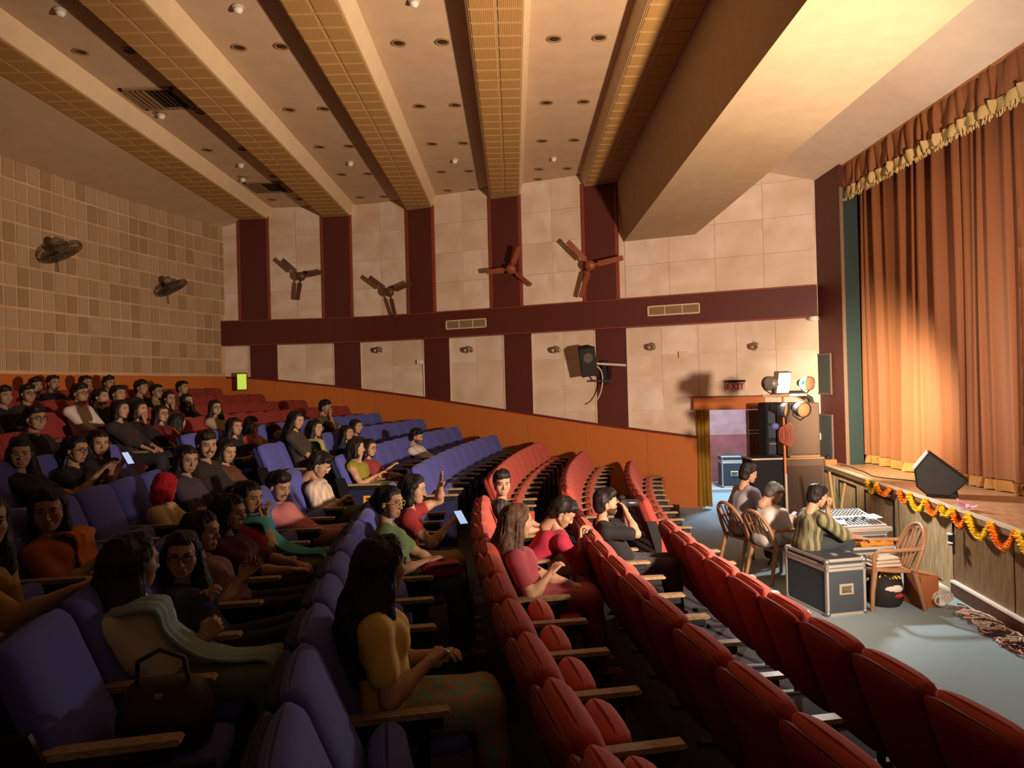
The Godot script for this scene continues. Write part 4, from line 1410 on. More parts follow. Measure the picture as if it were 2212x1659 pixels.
	# cloth bundle on the right chair, bag under it
	o = thing("folded_cloth", "pale folded cloth lying on the seat of the chair by the stage", "cloth", Vector3(3.98, 0.435, -7.82), 0.1)
	g = G.new()
	for k in 3: g.box(Vector3(0.01 * k, 0.018 + 0.033 * k, -0.008 * k), Vector3(0.34 - 0.03 * k, 0.03, 0.26 - 0.02 * k), Basis(Vector3.UP, 0.07 * k), 0.014)
	obj("folds", g, mat(rgb(214, 196, 176), 0.9, M.weave, Vector3(8, 8, 8)), o)
	o = thing("cable_bag", "dark bag stuffed with cables under the chair by the stage", "bag", Vector3(4.02, 0.0, -7.82), 0.1)
	g = G.new()
	var br := []
	for q in [[0.0, 0.14, 0.12], [0.04, 0.17, 0.14], [0.16, 0.18, 0.15], [0.26, 0.15, 0.13], [0.33, 0.09, 0.08], [0.345, 0.02, 0.02]]:
		var ring := PackedVector3Array()
		for k in 16:
			var a := -TAU * k / 16.0
			ring.append(Vector3(cos(a) * q[1] * (1 + 0.08 * sin(3 * a + q[0] * 20)), q[0], sin(a) * q[2]))
		br.append(ring)
	g.grp = 1; g.loft(br); obj("bag_body", g, mat(rgb(44, 38, 38), 0.8, M.weave, Vector3(8, 8, 8)), o)
	g = G.new(); g.ball(Vector3(0.02, 0.20, 0.11), Vector3(0.11, 0.05, 0.04), Basis(), 6); obj("white_patch", g, mat(rgb(210, 200, 196), 0.8), o)
	g = G.new(); g.ball(Vector3(0.06, 0.13, 0.12), Vector3(0.07, 0.03, 0.035), Basis(), 6); obj("red_patch", g, mat(rgb(150, 44, 40), 0.8), o)
	g = G.new()
	for k in 4: g.tube([Vector3(-0.1 + 0.05 * k, 0.31, 0.05), Vector3(-0.06 + 0.05 * k, 0.36, 0.02), Vector3(0.0 + 0.04 * k, 0.30, 0.09)], 0.012, 6)
	obj("loose_cables", g, mat(rgb(206, 176, 60), 0.7), o)
	o = thing("cardboard_flap", "brown cardboard box leaning behind the chair by the stage", "box", Vector3(4.40, 0.0, -7.80), 0.2)
	g = G.new(); g.box(Vector3(0, 0.17, 0), Vector3(0.22, 0.34, 0.26), Basis(), 0.004); obj("box", g, mat(rgb(156, 96, 56), 0.8), o)
	g = G.new(); g.box(Vector3(0.14, 0.30, 0), Vector3(0.1, 0.008, 0.24), Basis(Vector3.BACK, -0.7)); obj("flap", g, mat(rgb(166, 106, 64), 0.8), o)
	# tangle of cables at the foot of the stage
	var cols := [[rgb(206, 110, 104), "tangled pink and red cables on the floor along the foot of the stage", 26, 0.0], [rgb(224, 206, 192), "tangled white cables on the floor along the foot of the stage", 18, 0.02], [rgb(60, 40, 40), "dark cables twisted through the pile at the foot of the stage", 9, 0.03]]
	for q in cols:
		g = G.new()
		for c in q[2]:
			var z0 := rng.randf_range(-7.5, -5.9)
			var pts := []
			var ph := rng.randf() * TAU
			var rad := rng.randf_range(0.05, 0.16)
			for k in 22:
				var t := k / 21.0
				var z := z0 + t * rng.randf_range(0.55, 0.65)
				pts.append(Vector3(ex(z) - 0.20 - rng.randf() * 0.01 + rad * cos(ph + t * 11) * 0.9, 0.012 + q[3] + 0.04 * absf(sin(ph + t * 7)) , z + rad * sin(ph + t * 11)))
			g.tube(pts, 0.007, 5)
		tag(obj("cable_tangle", g, mat(q[0], 0.6)), q[1], "cables", "", "stuff")
	g = G.new()
	for c in 9:
		var pts := []
		for k in 20:
			var a := TAU * k / 19.0
			pts.append(Vector3(cos(a) * (0.10 + 0.006 * c), 0.09 + sin(a) * (0.10 - 0.003 * c), 0.01 * (c - 4) + 0.015 * sin(a * 3 + c)))
		g.tube(pts, 0.008, 5)
	var coil := obj("cable_coil", g, mat(rgb(214, 204, 190), 0.6))
	coil.position = Vector3(4.56, 0.0, -7.72); coil.rotation.y = 0.5
	tag(coil, "coil of white cable propped against the foot of the stage", "cable coil")

func par_can(o: Node3D, at: Vector3, dir: Vector3, r: float, l: float, body: Material, lens: Material):
	var b := basis_to(dir)
	var g := G.new()
	g.lathe([Vector2(0.001, -l * 0.6), Vector2(r * 0.45, -l * 0.6), Vector2(r * 0.6, -l * 0.45), Vector2(r * 0.9, -l * 0.1), Vector2(r, 0.0), Vector2(r, l * 0.4), Vector2(r * 0.93, l * 0.4), Vector2(r * 0.9, l * 0.05), Vector2(0.001, l * 0.02)], at, b, 20)
	var c := obj("lamp_can", g, body, o)
	g = G.new()
	g.lathe([Vector2(0.001, l * 0.30), Vector2(r * 0.92, l * 0.30), Vector2(r * 0.92, l * 0.32), Vector2(0.001, l * 0.34)], at, b, 20)
	obj("gel", g, lens, c)
	g = G.new()
	var s := dir.cross(Vector3.UP).normalized()
	g.tube([at + s * r * 1.02, at + s * r * 1.08 + Vector3(0, -r * 0.8, 0), at + Vector3(0, -r * 1.5, 0), at - s * r * 1.08 + Vector3(0, -r * 0.8, 0), at - s * r * 1.02], 0.008, 6)
	obj("yoke", g, M.black, c)

func light_stand():
	var o := thing("light_stand", "tall stage light stand with a blazing white flood and orange-gelled lamps beside the stage", "light stand", Vector3(3.72, 0.0, -9.8))
	var g := G.new()
	g.tube([Vector3(0, 0.25, 0), Vector3(-0.01, 1.2, 0)], 0.022, 8)
	obj("lower_pole", g, mat(rgb(170, 160, 146), 0.4, null, Vector3.ONE, 0.5), o)
	g = G.new()
	g.tube([Vector3(-0.01, 1.15, 0), Vector3(-0.02, 2.27, 0)], 0.016, 8)
	obj("upper_pole", g, mat(rgb(176, 104, 60), 0.45), o)
	for k in 3:
		var a := TAU * k / 3 + 0.5
		g = G.new()
		g.tube([Vector3(0, 0.45, 0), Vector3(cos(a) * 0.42, 0.012, sin(a) * 0.42)], 0.014, 6)
		obj("leg", g, M.black, o)
	g = G.new()
	g.box(Vector3(0, 2.28, 0), Vector3(0.62, 0.035, 0.05), Basis(), 0.006)
	obj("crossbar", g, mat(rgb(150, 110, 84), 0.4), o)
	var cyan := mat(rgb(60, 150, 140), 0.2)
	var orange := mat(rgb(226, 160, 108), 0.8)
	var body := mat(rgb(120, 116, 104), 0.45, null, Vector3.ONE, 0.3)
	var dk := mat(rgb(44, 44, 44), 0.5)
	par_can(o, Vector3(-0.17, 2.45, -0.02), Vector3(-0.25, 0.0, -1), 0.10, 0.2, body, dk)
	par_can(o, Vector3(0.30, 2.44, 0.0), Vector3(0.45, -0.05, 1), 0.095, 0.2, body, orange)
	par_can(o, Vector3(0.20, 2.09, 0.03), Vector3(0.2, -0.12, 1), 0.105, 0.26, dk, orange)
	par_can(o, Vector3(-0.06, 2.09, 0.0), Vector3(0.75, -0.15, 0.66), 0.10, 0.24, dk, orange)
	# the flood: housing, glowing face, yoke
	g = G.new()
	var fb := face_basis(Vector3(0.45, -0.2, 0.9))
	var c := Vector3(-0.03, 2.46, 0.0)
	g.prism([Vector2(-0.12, -0.15), Vector2(0.12, -0.15), Vector2(0.125, 0.15), Vector2(-0.125, 0.15)], 0.08, Transform3D(fb, c))
	var fl := obj("flood_housing", g, body, o)
	g = G.new()
	g.box(c + fb * Vector3(0, 0, 0.043), Vector3(0.22, 0.27, 0.006), fb, 0.002)
	obj("glowing_face", g, glow(Color(1.0, 0.97, 0.9), 6.0), fl)
	g = G.new()
	g.tube([c + fb * Vector3(0.135, 0, 0), c + fb * Vector3(0.135, -0.14, 0), c + Vector3(0.0, -0.17, 0), c + fb * Vector3(-0.135, -0.14, 0), c + fb * Vector3(-0.135, 0, 0)], 0.008, 6)
	obj("yoke", g, M.black, fl)
	# small cyan lens and coiled leads
	g = G.new(); g.ball(Vector3(0.22, 2.45, 0.09), Vector3(0.03, 0.03, 0.012), Basis(), 6); obj("cyan_lens", g, glow(Color(0.2, 0.9, 0.8), 0.8), o)
	g = G.new()
	for q in 5:
		var pts := []
		for k in 16:
			var a := TAU * k / 15.0
			pts.append(Vector3(-0.05 + 0.02 * q + sin(a) * 0.05, 1.74 + cos(a) * (0.11 + 0.012 * q), 0.04 + 0.01 * q))
		g.tube(pts, 0.008, 5)
	obj("coiled_leads", g, mat(rgb(150, 76, 56), 0.6), o)
	g = G.new(); g.ball(Vector3(-0.16, 1.86, 0.05), Vector3(0.06, 0.05, 0.05), Basis(), 6); obj("blue_plug", g, mat(rgb(76, 84, 140), 0.6), o)

# ---------- people: rounded bones joined by a smooth minimum and meshed as surface nets ----------
# a bone is [a, b, radius at a, radius at b]; cuts are spheres [centre, radius] taken away
func nets(bones: Array, cell: float, k: float, cuts := [], squash := Vector3.ONE) -> Array:
	var lo := Vector3.ONE * 1e9
	var hi := -lo
	for b in bones:
		var r: float = maxf(b[2], b[3]) + k * 0.3 + cell * 2.0
		for q in 2:
			var e: Vector3 = b[q]
			lo = lo.min(e - Vector3.ONE * r)
			hi = hi.max(e + Vector3.ONE * r)
	var nx := int((hi.x - lo.x) / cell) + 2
	var ny := int((hi.y - lo.y) / cell) + 2
	var nz := int((hi.z - lo.z) / cell) + 2
	var nxy := nx * ny
	var f := PackedFloat32Array()
	f.resize(nxy * nz)
	f.fill(10.0)
	for b in bones:
		var a: Vector3 = b[0]
		var c: Vector3 = b[1]
		var ra: float = b[2]
		var dr: float = b[3] - ra
		var m: float = maxf(b[2], b[3]) + k * 0.5 + cell * 1.6
		var l := ((a.min(c) - Vector3.ONE * m - lo) / cell)
		var h := ((a.max(c) + Vector3.ONE * m - lo) / cell)
		var x0 := maxi(0, int(l.x)); var x1 := mini(nx - 1, int(h.x) + 1)
		var y0 := maxi(0, int(l.y)); var y1 := mini(ny - 1, int(h.y) + 1)
		var z0 := maxi(0, int(l.z)); var z1 := mini(nz - 1, int(h.z) + 1)
		var ab := c - a
		var inv := 1.0 / maxf(ab.length_squared(), 1e-9)
		for z in range(z0, z1 + 1):
			for y in range(y0, y1 + 1):
				var i := z * nxy + y * nx + x0
				var p := lo + Vector3(x0, y, z) * cell - a
				for x in range(x0, x1 + 1):
					var t := clampf(p.dot(ab) * inv, 0.0, 1.0)
					var d := (p - ab * t).length() - ra - dr * t
					p.x += cell
					var o := f[i]
					var g := absf(o - d)
					if g < k:
						g = k - g
						f[i] = minf(o, d) - g * g * 0.25 / k
					elif d < o:
						f[i] = d
					i += 1
	for s in cuts:
		var c: Vector3 = s[0]
		var r: float = s[1]
		var ks := r * 0.5
		var l := (c - Vector3.ONE * (r + ks) - lo) / cell
		var h := (c + Vector3.ONE * (r + ks) - lo) / cell
		for z in range(maxi(0, int(l.z)), mini(nz, int(h.z) + 2)):
			for y in range(maxi(0, int(l.y)), mini(ny, int(h.y) + 2)):
				for x in range(maxi(0, int(l.x)), mini(nx, int(h.x) + 2)):
					var i := z * nxy + y * nx + x
					var d := r - (lo + Vector3(x, y, z) * cell).distance_to(c)
					var o := f[i]
					var g := absf(o - d)
					if g < ks:
						g = ks - g
						f[i] = maxf(o, d) + g * g * 0.25 / ks
					elif d > o:
						f[i] = d
	var id := PackedInt32Array()
	id.resize(f.size())
	id.fill(-1)
	var v := PackedVector3Array()
	var cnt := PackedInt32Array()
	var quads := PackedInt32Array()
	var st := [1, nx, nxy]
	var dirs := [Vector3(cell, 0, 0), Vector3(0, cell, 0), Vector3(0, 0, cell)]
	for z in range(1, nz - 1):
		for y in range(1, ny - 1):
			var i := z * nxy + y * nx + 1
			for x in range(1, nx - 1):
				var o := f[i]
				for ax in 3:
					var o2 := f[i + st[ax]]
					if (o < 0.0) != (o2 < 0.0):
						var p: Vector3 = lo + Vector3(x, y, z) * cell + dirs[ax] * (o / (o - o2))
						var su: int = st[(ax + 1) % 3]
						var sw: int = st[(ax + 2) % 3]
						var cs := [i - su - sw, i - sw, i, i - su]
						if o >= 0.0: cs = [i - su - sw, i - su, i, i - sw]
						for c in cs:
							var n := id[c]
							if n < 0:
								n = v.size()
								id[c] = n
								v.append(p)
								cnt.append(1)
							else:
								v[n] += p
								cnt[n] += 1
							quads.append(n)
				i += 1
	for n in v.size():
		v[n] = v[n] / cnt[n] * squash
	var idx := PackedInt32Array()
	for q in range(0, quads.size(), 4):
		idx.append(quads[q]); idx.append(quads[q + 2]); idx.append(quads[q + 1])
		idx.append(quads[q]); idx.append(quads[q + 3]); idx.append(quads[q + 2])
	return [v, idx]
func net_mesh(n: Array, paint: Callable) -> ArrayMesh:
	var cols := PackedColorArray()
	var v: PackedVector3Array = n[0]
	for p in v: cols.append(paint.call(p))
	var a := []
	a.resize(Mesh.ARRAY_MAX)
	a[Mesh.ARRAY_VERTEX] = v
	a[Mesh.ARRAY_COLOR] = cols
	a[Mesh.ARRAY_INDEX] = n[1]
	var m := ArrayMesh.new()
	m.add_surface_from_arrays(Mesh.PRIMITIVE_TRIANGLES, a)
	var st := SurfaceTool.new()
	st.create_from(m, 0)
	st.generate_normals()
	return st.commit()
func plain_net(bones: Array, cell: float, k: float, col := Color(1, 1, 1)) -> ArrayMesh:
	return net_mesh(nets(bones, cell, k), func(_p): return col)

const SKIN := Color(0.42, 0.245, 0.150)
const LIP := Color(0.29, 0.125, 0.095)
const DARK := Color(0.012, 0.009, 0.008)
var cache := {}
func mz(b: Array) -> Array:   # a bone and its mirror image
	var m := Vector3(1, 1, -1)
	return [b, [b[0] * m, b[1] * m, b[2], b[3]]]
# head: origin at its middle, face to +x
func head_mesh(f: bool, beard := 0, lod := 0) -> ArrayMesh:
	var key := "head%s%d%d" % [f, beard, lod]
	if cache.has(key): return cache[key]
	var jw := 0.92 if f else 1.06
	var b := [
		[Vector3(-0.032, 0.036, 0), Vector3(0.018, 0.04, 0), 0.080, 0.076],
		[Vector3(0.030, 0.0, 0), Vector3(0.044, -0.055, 0), 0.064, 0.046 * jw],
		[Vector3(0.070, -0.089, 0), Vector3(0.064, -0.085, 0), 0.021 * jw, 0.023],
		[Vector3(0.092, 0.016, 0), Vector3(0.112, -0.026, 0), 0.0060, 0.0090],
		[Vector3(0.082, 0.034, -0.034), Vector3(0.082, 0.034, 0.034), 0.014, 0.014],
		[Vector3(0.0865, -0.0600, -0.013), Vector3(0.0865, -0.0600, 0.013), 0.0060, 0.0060],
		[Vector3(0.0855, -0.0715, -0.010), Vector3(0.0855, -0.0715, 0.010), 0.0064, 0.0064],
		[Vector3(-0.03, -0.07, 0), Vector3(-0.05, -0.2, 0), 0.050 * jw, 0.054 * jw]]
	b.append_array(mz([Vector3(0.0, -0.045, 0.05), Vector3(0.055, -0.088, 0.018), 0.022 * jw, 0.022]))
	b.append_array(mz([Vector3(0.040, -0.02, 0.043), Vector3(0.046, -0.062, 0.031), 0.031, 0.028]))
	b.append_array(mz([Vector3(0.060, -0.016, 0.044), Vector3(0.055, -0.03, 0.042), 0.024, 0.024]))
	b.append_array(mz([Vector3(0.101, -0.031, 0.0105), Vector3(0.096, -0.031, 0.0105), 0.0062, 0.006]))
	var n := nets(b, [0.0048, 0.0062, 0.0085][lod], 0.017, [[Vector3(0.104, 0.011, 0.032), 0.0155], [Vector3(0.104, 0.011, -0.032), 0.0155], [Vector3(0.105, -0.067, 0), 0.0035]])
	var skin := net_mesh(n, func(p: Vector3):
		if p.x > 0.086 and absf(p.z) < 0.022 - 0.5 * maxf(0.0, absf(p.y + 0.066) - 0.003) and p.y < -0.0545 and p.y > -0.0775: return LIP if f else LIP.lerp(SKIN, 0.5)
		if beard == 2 and p.y < -0.04 and p.y > -0.13 and p.x > 0.0 and (p.y < -0.084 or absf(p.z) > 0.026 or p.x < 0.08): return SKIN.lerp(DARK, 0.85)
		if beard >= 1 and p.x > 0.068 and p.y < -0.041 and p.y > -0.0555 - absf(p.z) * 0.25 and absf(p.z) < 0.038: return SKIN.lerp(DARK, 0.85)
		return SKIN)
	var st := SurfaceTool.new()
	st.begin(Mesh.PRIMITIVE_TRIANGLES)
	st.append_from(skin, 0, Transform3D())
	var g := G.new()
	for s in [-1.0, 1.0]:
		g.tint = Color(0.46, 0.42, 0.39); g.ball(Vector3(0.0845, 0.0115, 0.032 * s), Vector3.ONE * 0.0135, Basis(), 6)
		g.tint = DARK; g.ball(Vector3(0.0925, 0.011, 0.032 * s), Vector3(0.0062, 0.0066, 0.0066), Basis(), 5)
		g.tube([Vector3(0.0985, 0.032, 0.013 * s), Vector3(0.0985, 0.0375, 0.031 * s), Vector3(0.087, 0.035, 0.050 * s)], [0.0042, 0.0046, 0.002], 5)
		g.tube([Vector3(0.0935, 0.016, 0.019 * s), Vector3(0.0985, 0.0205, 0.032 * s), Vector3(0.090, 0.017, 0.046 * s)], 0.0026, 4)
		g.tint = SKIN * 0.92
		g.ball(Vector3(0.0835, 0.0165, 0.032 * s), Vector3(0.0142, 0.0125, 0.0148), Basis(), 6)
		g.tint = SKIN
		g.ball(Vector3(-0.006, -0.004, 0.079 * s), Vector3(0.017, 0.032, 0.009), Basis(Vector3.UP, 0.45 * s) * Basis(Vector3.BACK, -0.15), 6)
	st.append_from(g.mesh(), 0, Transform3D())
	var m := st.commit()
	cache[key] = m
	return m
# hand: wrist at the origin, fingers to +x, palm down, thumb at -z for the right hand
func hand_mesh(pose: String, right: bool, lod := 0) -> ArrayMesh:
	var key := "hand%s%s%d" % [pose, right, lod]
	if cache.has(key): return cache[key]
	var curl: float = {"relaxed": 0.42, "fist": 1.25, "open": 0.10, "grip": 0.85}[pose]
	var spread: float = 0.16 if pose == "open" else 0.05
	var b := []
	var len := [0.068, 0.077, 0.071, 0.055]
	for k in 4:
		var z := -0.029 + 0.0195 * k
		b.append([Vector3(0.004, 0, z * 0.55), Vector3(0.086 - 0.004 * absf(k - 1), 0, z), 0.0145, 0.0115])
		var p := Vector3(0.086 - 0.004 * absf(k - 1), 0, z)
		var a := 0.0
		for s in 3:
			a += curl * [0.75, 1.0, 0.75][s]
			var l: float = len[k] * [0.45, 0.31, 0.24][s]
			var q := p + Vector3(cos(a) * cos(spread * (k - 1.5)), -sin(a), sin(spread * (k - 1.5)) * cos(a)) * l
			b.append([p, q, 0.0092 - 0.0007 * s, 0.0085 - 0.0008 * s])
			p = q
	var tb := 0.3 + 0.3 * curl
	b.append([Vector3(0.016, -0.004, -0.014), Vector3(0.046, -0.012, -0.044), 0.015, 0.0125])
	b.append([Vector3(0.046, -0.012, -0.044), Vector3(0.072, -0.014 - 0.018 * tb, -0.055 + 0.02 * tb), 0.0115, 0.010])
	b.append([Vector3(0.072, -0.014 - 0.018 * tb, -0.055 + 0.02 * tb), Vector3(0.094, -0.018 - 0.03 * tb, -0.052 + 0.035 * tb), 0.010, 0.0082])
	b.append([Vector3(-0.03, 0, 0), Vector3(0.01, 0, 0), 0.023, 0.021])
	if not right:
		for q in b:
			q[0] = q[0] * Vector3(1, 1, -1)
			q[1] = q[1] * Vector3(1, 1, -1)
	var m := plain_net(b, [0.0045, 0.0058, 0.0075][lod], 0.006, SKIN)
	cache[key] = m
	return m
# hair on the head's own axes
func hair_mesh(style: String, lod := 0) -> ArrayMesh:
	var key := "hair%s%d" % [style, lod]
	if cache.has(key): return cache[key]
	var b := [
		[Vector3(-0.045, 0.052, 0), Vector3(0.016, 0.074, 0), 0.084, 0.064],
		[Vector3(-0.062, 0.0, 0), Vector3(-0.05, 0.04, 0), 0.072, 0.076]]
	b.append_array(mz([Vector3(-0.03, 0.015, 0.045), Vector3(0.008, 0.066, 0.042), 0.046, 0.036]))
	match style:
		"short", "grey":
			b.append([Vector3(-0.06, -0.045, -0.02), Vector3(-0.06, -0.045, 0.02), 0.05, 0.05])
			b.append([Vector3(0.050, 0.102, -0.038), Vector3(0.046, 0.092, 0.040), 0.026, 0.022])
		"thick":
			b.append([Vector3(-0.06, -0.04, -0.02), Vector3(-0.06, -0.04, 0.02), 0.056, 0.056])
			b.append([Vector3(0.044, 0.106, -0.038), Vector3(0.050, 0.108, 0.04), 0.033, 0.030])
			b.append([Vector3(-0.03, 0.09, -0.02), Vector3(0.03, 0.10, 0.02), 0.06, 0.05])
		"bun":
			b.append([Vector3(-0.06, -0.045, -0.02), Vector3(-0.06, -0.045, 0.02), 0.048, 0.048])
			b.append([Vector3(-0.12, -0.01, 0), Vector3(-0.135, 0.0, 0), 0.05, 0.046])
			b.append_array(mz([Vector3(0.044, 0.098, 0.010), Vector3(0.018, 0.045, 0.070), 0.021, 0.020]))
		"pony":
			b.append_array(mz([Vector3(0.044, 0.098, 0.010), Vector3(0.018, 0.045, 0.070), 0.021, 0.020]))
			b.append([Vector3(-0.125, 0.02, 0), Vector3(-0.17, -0.06, 0), 0.034, 0.040])
			b.append([Vector3(-0.17, -0.06, 0), Vector3(-0.16, -0.24, 0), 0.040, 0.016])
		"bob":
			b.append([Vector3(-0.07, -0.02, 0), Vector3(-0.08, -0.12, 0), 0.082, 0.07])
			b.append_array(mz([Vector3(-0.01, 0.04, 0.068), Vector3(-0.005, -0.11, 0.080), 0.038, 0.036]))
			b.append_array(mz([Vector3(0.046, 0.098, 0.010), Vector3(0.024, 0.045, 0.074), 0.020, 0.020]))
		"long", "brown":
			b.append([Vector3(-0.075, 0.0, 0), Vector3(-0.095, -0.2, 0), 0.085, 0.095])
			b.append([Vector3(-0.105, -0.18, -0.035), Vector3(-0.185, -0.46, -0.03), 0.085, 0.06])
			b.append([Vector3(-0.105, -0.18, 0.035), Vector3(-0.19, -0.51, 0.03), 0.085, 0.05])
			b.append_array(mz([Vector3(-0.05, -0.2, 0.085), Vector3(-0.12, -0.42, 0.10), 0.05, 0.03]))
			b.append_array(mz([Vector3(-0.015, 0.03, 0.066), Vector3(-0.03, -0.24, 0.09), 0.038, 0.048]))
			b.append_array(mz([Vector3(0.046, 0.098, 0.010), Vector3(0.018, 0.04, 0.074), 0.020, 0.020]))
		"front":
			b.append([Vector3(-0.075, 0.0, 0), Vector3(-0.085, -0.2, 0), 0.085, 0.09])
			b.append_array(mz([Vector3(0.0, 0.03, 0.070), Vector3(0.0, -0.18, 0.098), 0.038, 0.046]))
			b.append_array(mz([Vector3(0.0, -0.18, 0.096), Vector3(0.055, -0.36, 0.085), 0.042, 0.022]))
			b.append_array(mz([Vector3(0.046, 0.098, 0.010), Vector3(0.018, 0.04, 0.074), 0.020, 0.020]))
	var m := plain_net(b, [0.008, 0.011, 0.014][lod], 0.03)
	# fine locks: push the surface in and out along streaks
	var n := FastNoiseLite.new()
	n.frequency = 9.0
	n.seed = 5
	var arr := m.surface_get_arrays(0)
	var v: PackedVector3Array = arr[Mesh.ARRAY_VERTEX]
	var nn: PackedVector3Array = arr[Mesh.ARRAY_NORMAL]
	for i in v.size():
		var a := atan2(v[i].z, v[i].x + 0.02)
		v[i] += nn[i] * (0.009 * n.get_noise_3d(a * 0.9, v[i].y * 0.35, v[i].length() * 0.6) + 0.014 * n.get_noise_3d(v[i].x * 1.2, v[i].y * 0.9, v[i].z * 1.2 + 3.0))
	arr[Mesh.ARRAY_VERTEX] = v
	var out := ArrayMesh.new()
	out.add_surface_from_arrays(Mesh.PRIMITIVE_TRIANGLES, arr)
	var st := SurfaceTool.new()
	st.create_from(out, 0)
	st.generate_normals()
	m = st.commit()
	cache[key] = m
	return m

func spectacles(col: Color) -> Array:
	var g := G.new()
	for s in [-1.0, 1.0]:
		var pts := []
		for k in 13:
			var a := TAU * k / 12.0
			pts.append(Vector3(0.1115 - 0.006 * absf(cos(a)) , 0.010 + 0.020 * sin(a), 0.032 * s + 0.025 * cos(a)))
		g.tube(pts, 0.0024, 5, false)
		g.tube([Vector3(0.106, 0.014, 0.057 * s), Vector3(0.05, 0.014, 0.085 * s), Vector3(-0.01, 0.01, 0.09 * s)], 0.0024, 5)
	g.tube([Vector3(0.111, 0.014, -0.008), Vector3(0.114, 0.016, 0.0), Vector3(0.111, 0.014, 0.008)], 0.0022, 5)
	return [g.mesh(), mat(col, 0.3)]

func skin_mat(tone: float) -> StandardMaterial3D:
	var k := "skin%.2f" % tone
	if not cache.has(k):
		var c := Color(tone, tone, tone).linear_to_srgb()
		var m := mat(c, 0.55)
		m.vertex_color_use_as_albedo = true
		cache[k] = m
	return cache[k]
func cloth_mat(c: Color) -> StandardMaterial3D:
	var k := "cloth" + c.to_html()
	if not cache.has(k):
		var m := mat(c, 0.85, M.weave, Vector3(14, 14, 14))
		m.rim_enabled = true
		m.rim = 0.25
		m.rim_tint = 0.6
		cache[k] = m
	return cache[k]
func hair_mat(style: String) -> StandardMaterial3D:
	var c := rgb(30, 22, 19)
	if style == "brown": c = rgb(104, 74, 54)
	if style == "grey": c = rgb(92, 88, 84)
	var k := "hm" + c.to_html()
	if not cache.has(k): cache[k] = mat(c, 0.62, M.hairtex, Vector3(18, 2, 18))
	return cache[k]

# where the elbow or knee lies between two ends
func bend(a: Vector3, c: Vector3, l1: float, l2: float, pole: Vector3) -> Vector3:
	var d := c - a
	var dist := clampf(d.length(), 0.05, (l1 + l2) * 0.995)
	var n := d.normalized()
	var x := (l1 * l1 - l2 * l2 + dist * dist) / (2.0 * dist)
	var h := sqrt(maxf(0.0, l1 * l1 - x * x))
	var p := (pole - n * pole.dot(n)).normalized()
	return a + n * x + p * h

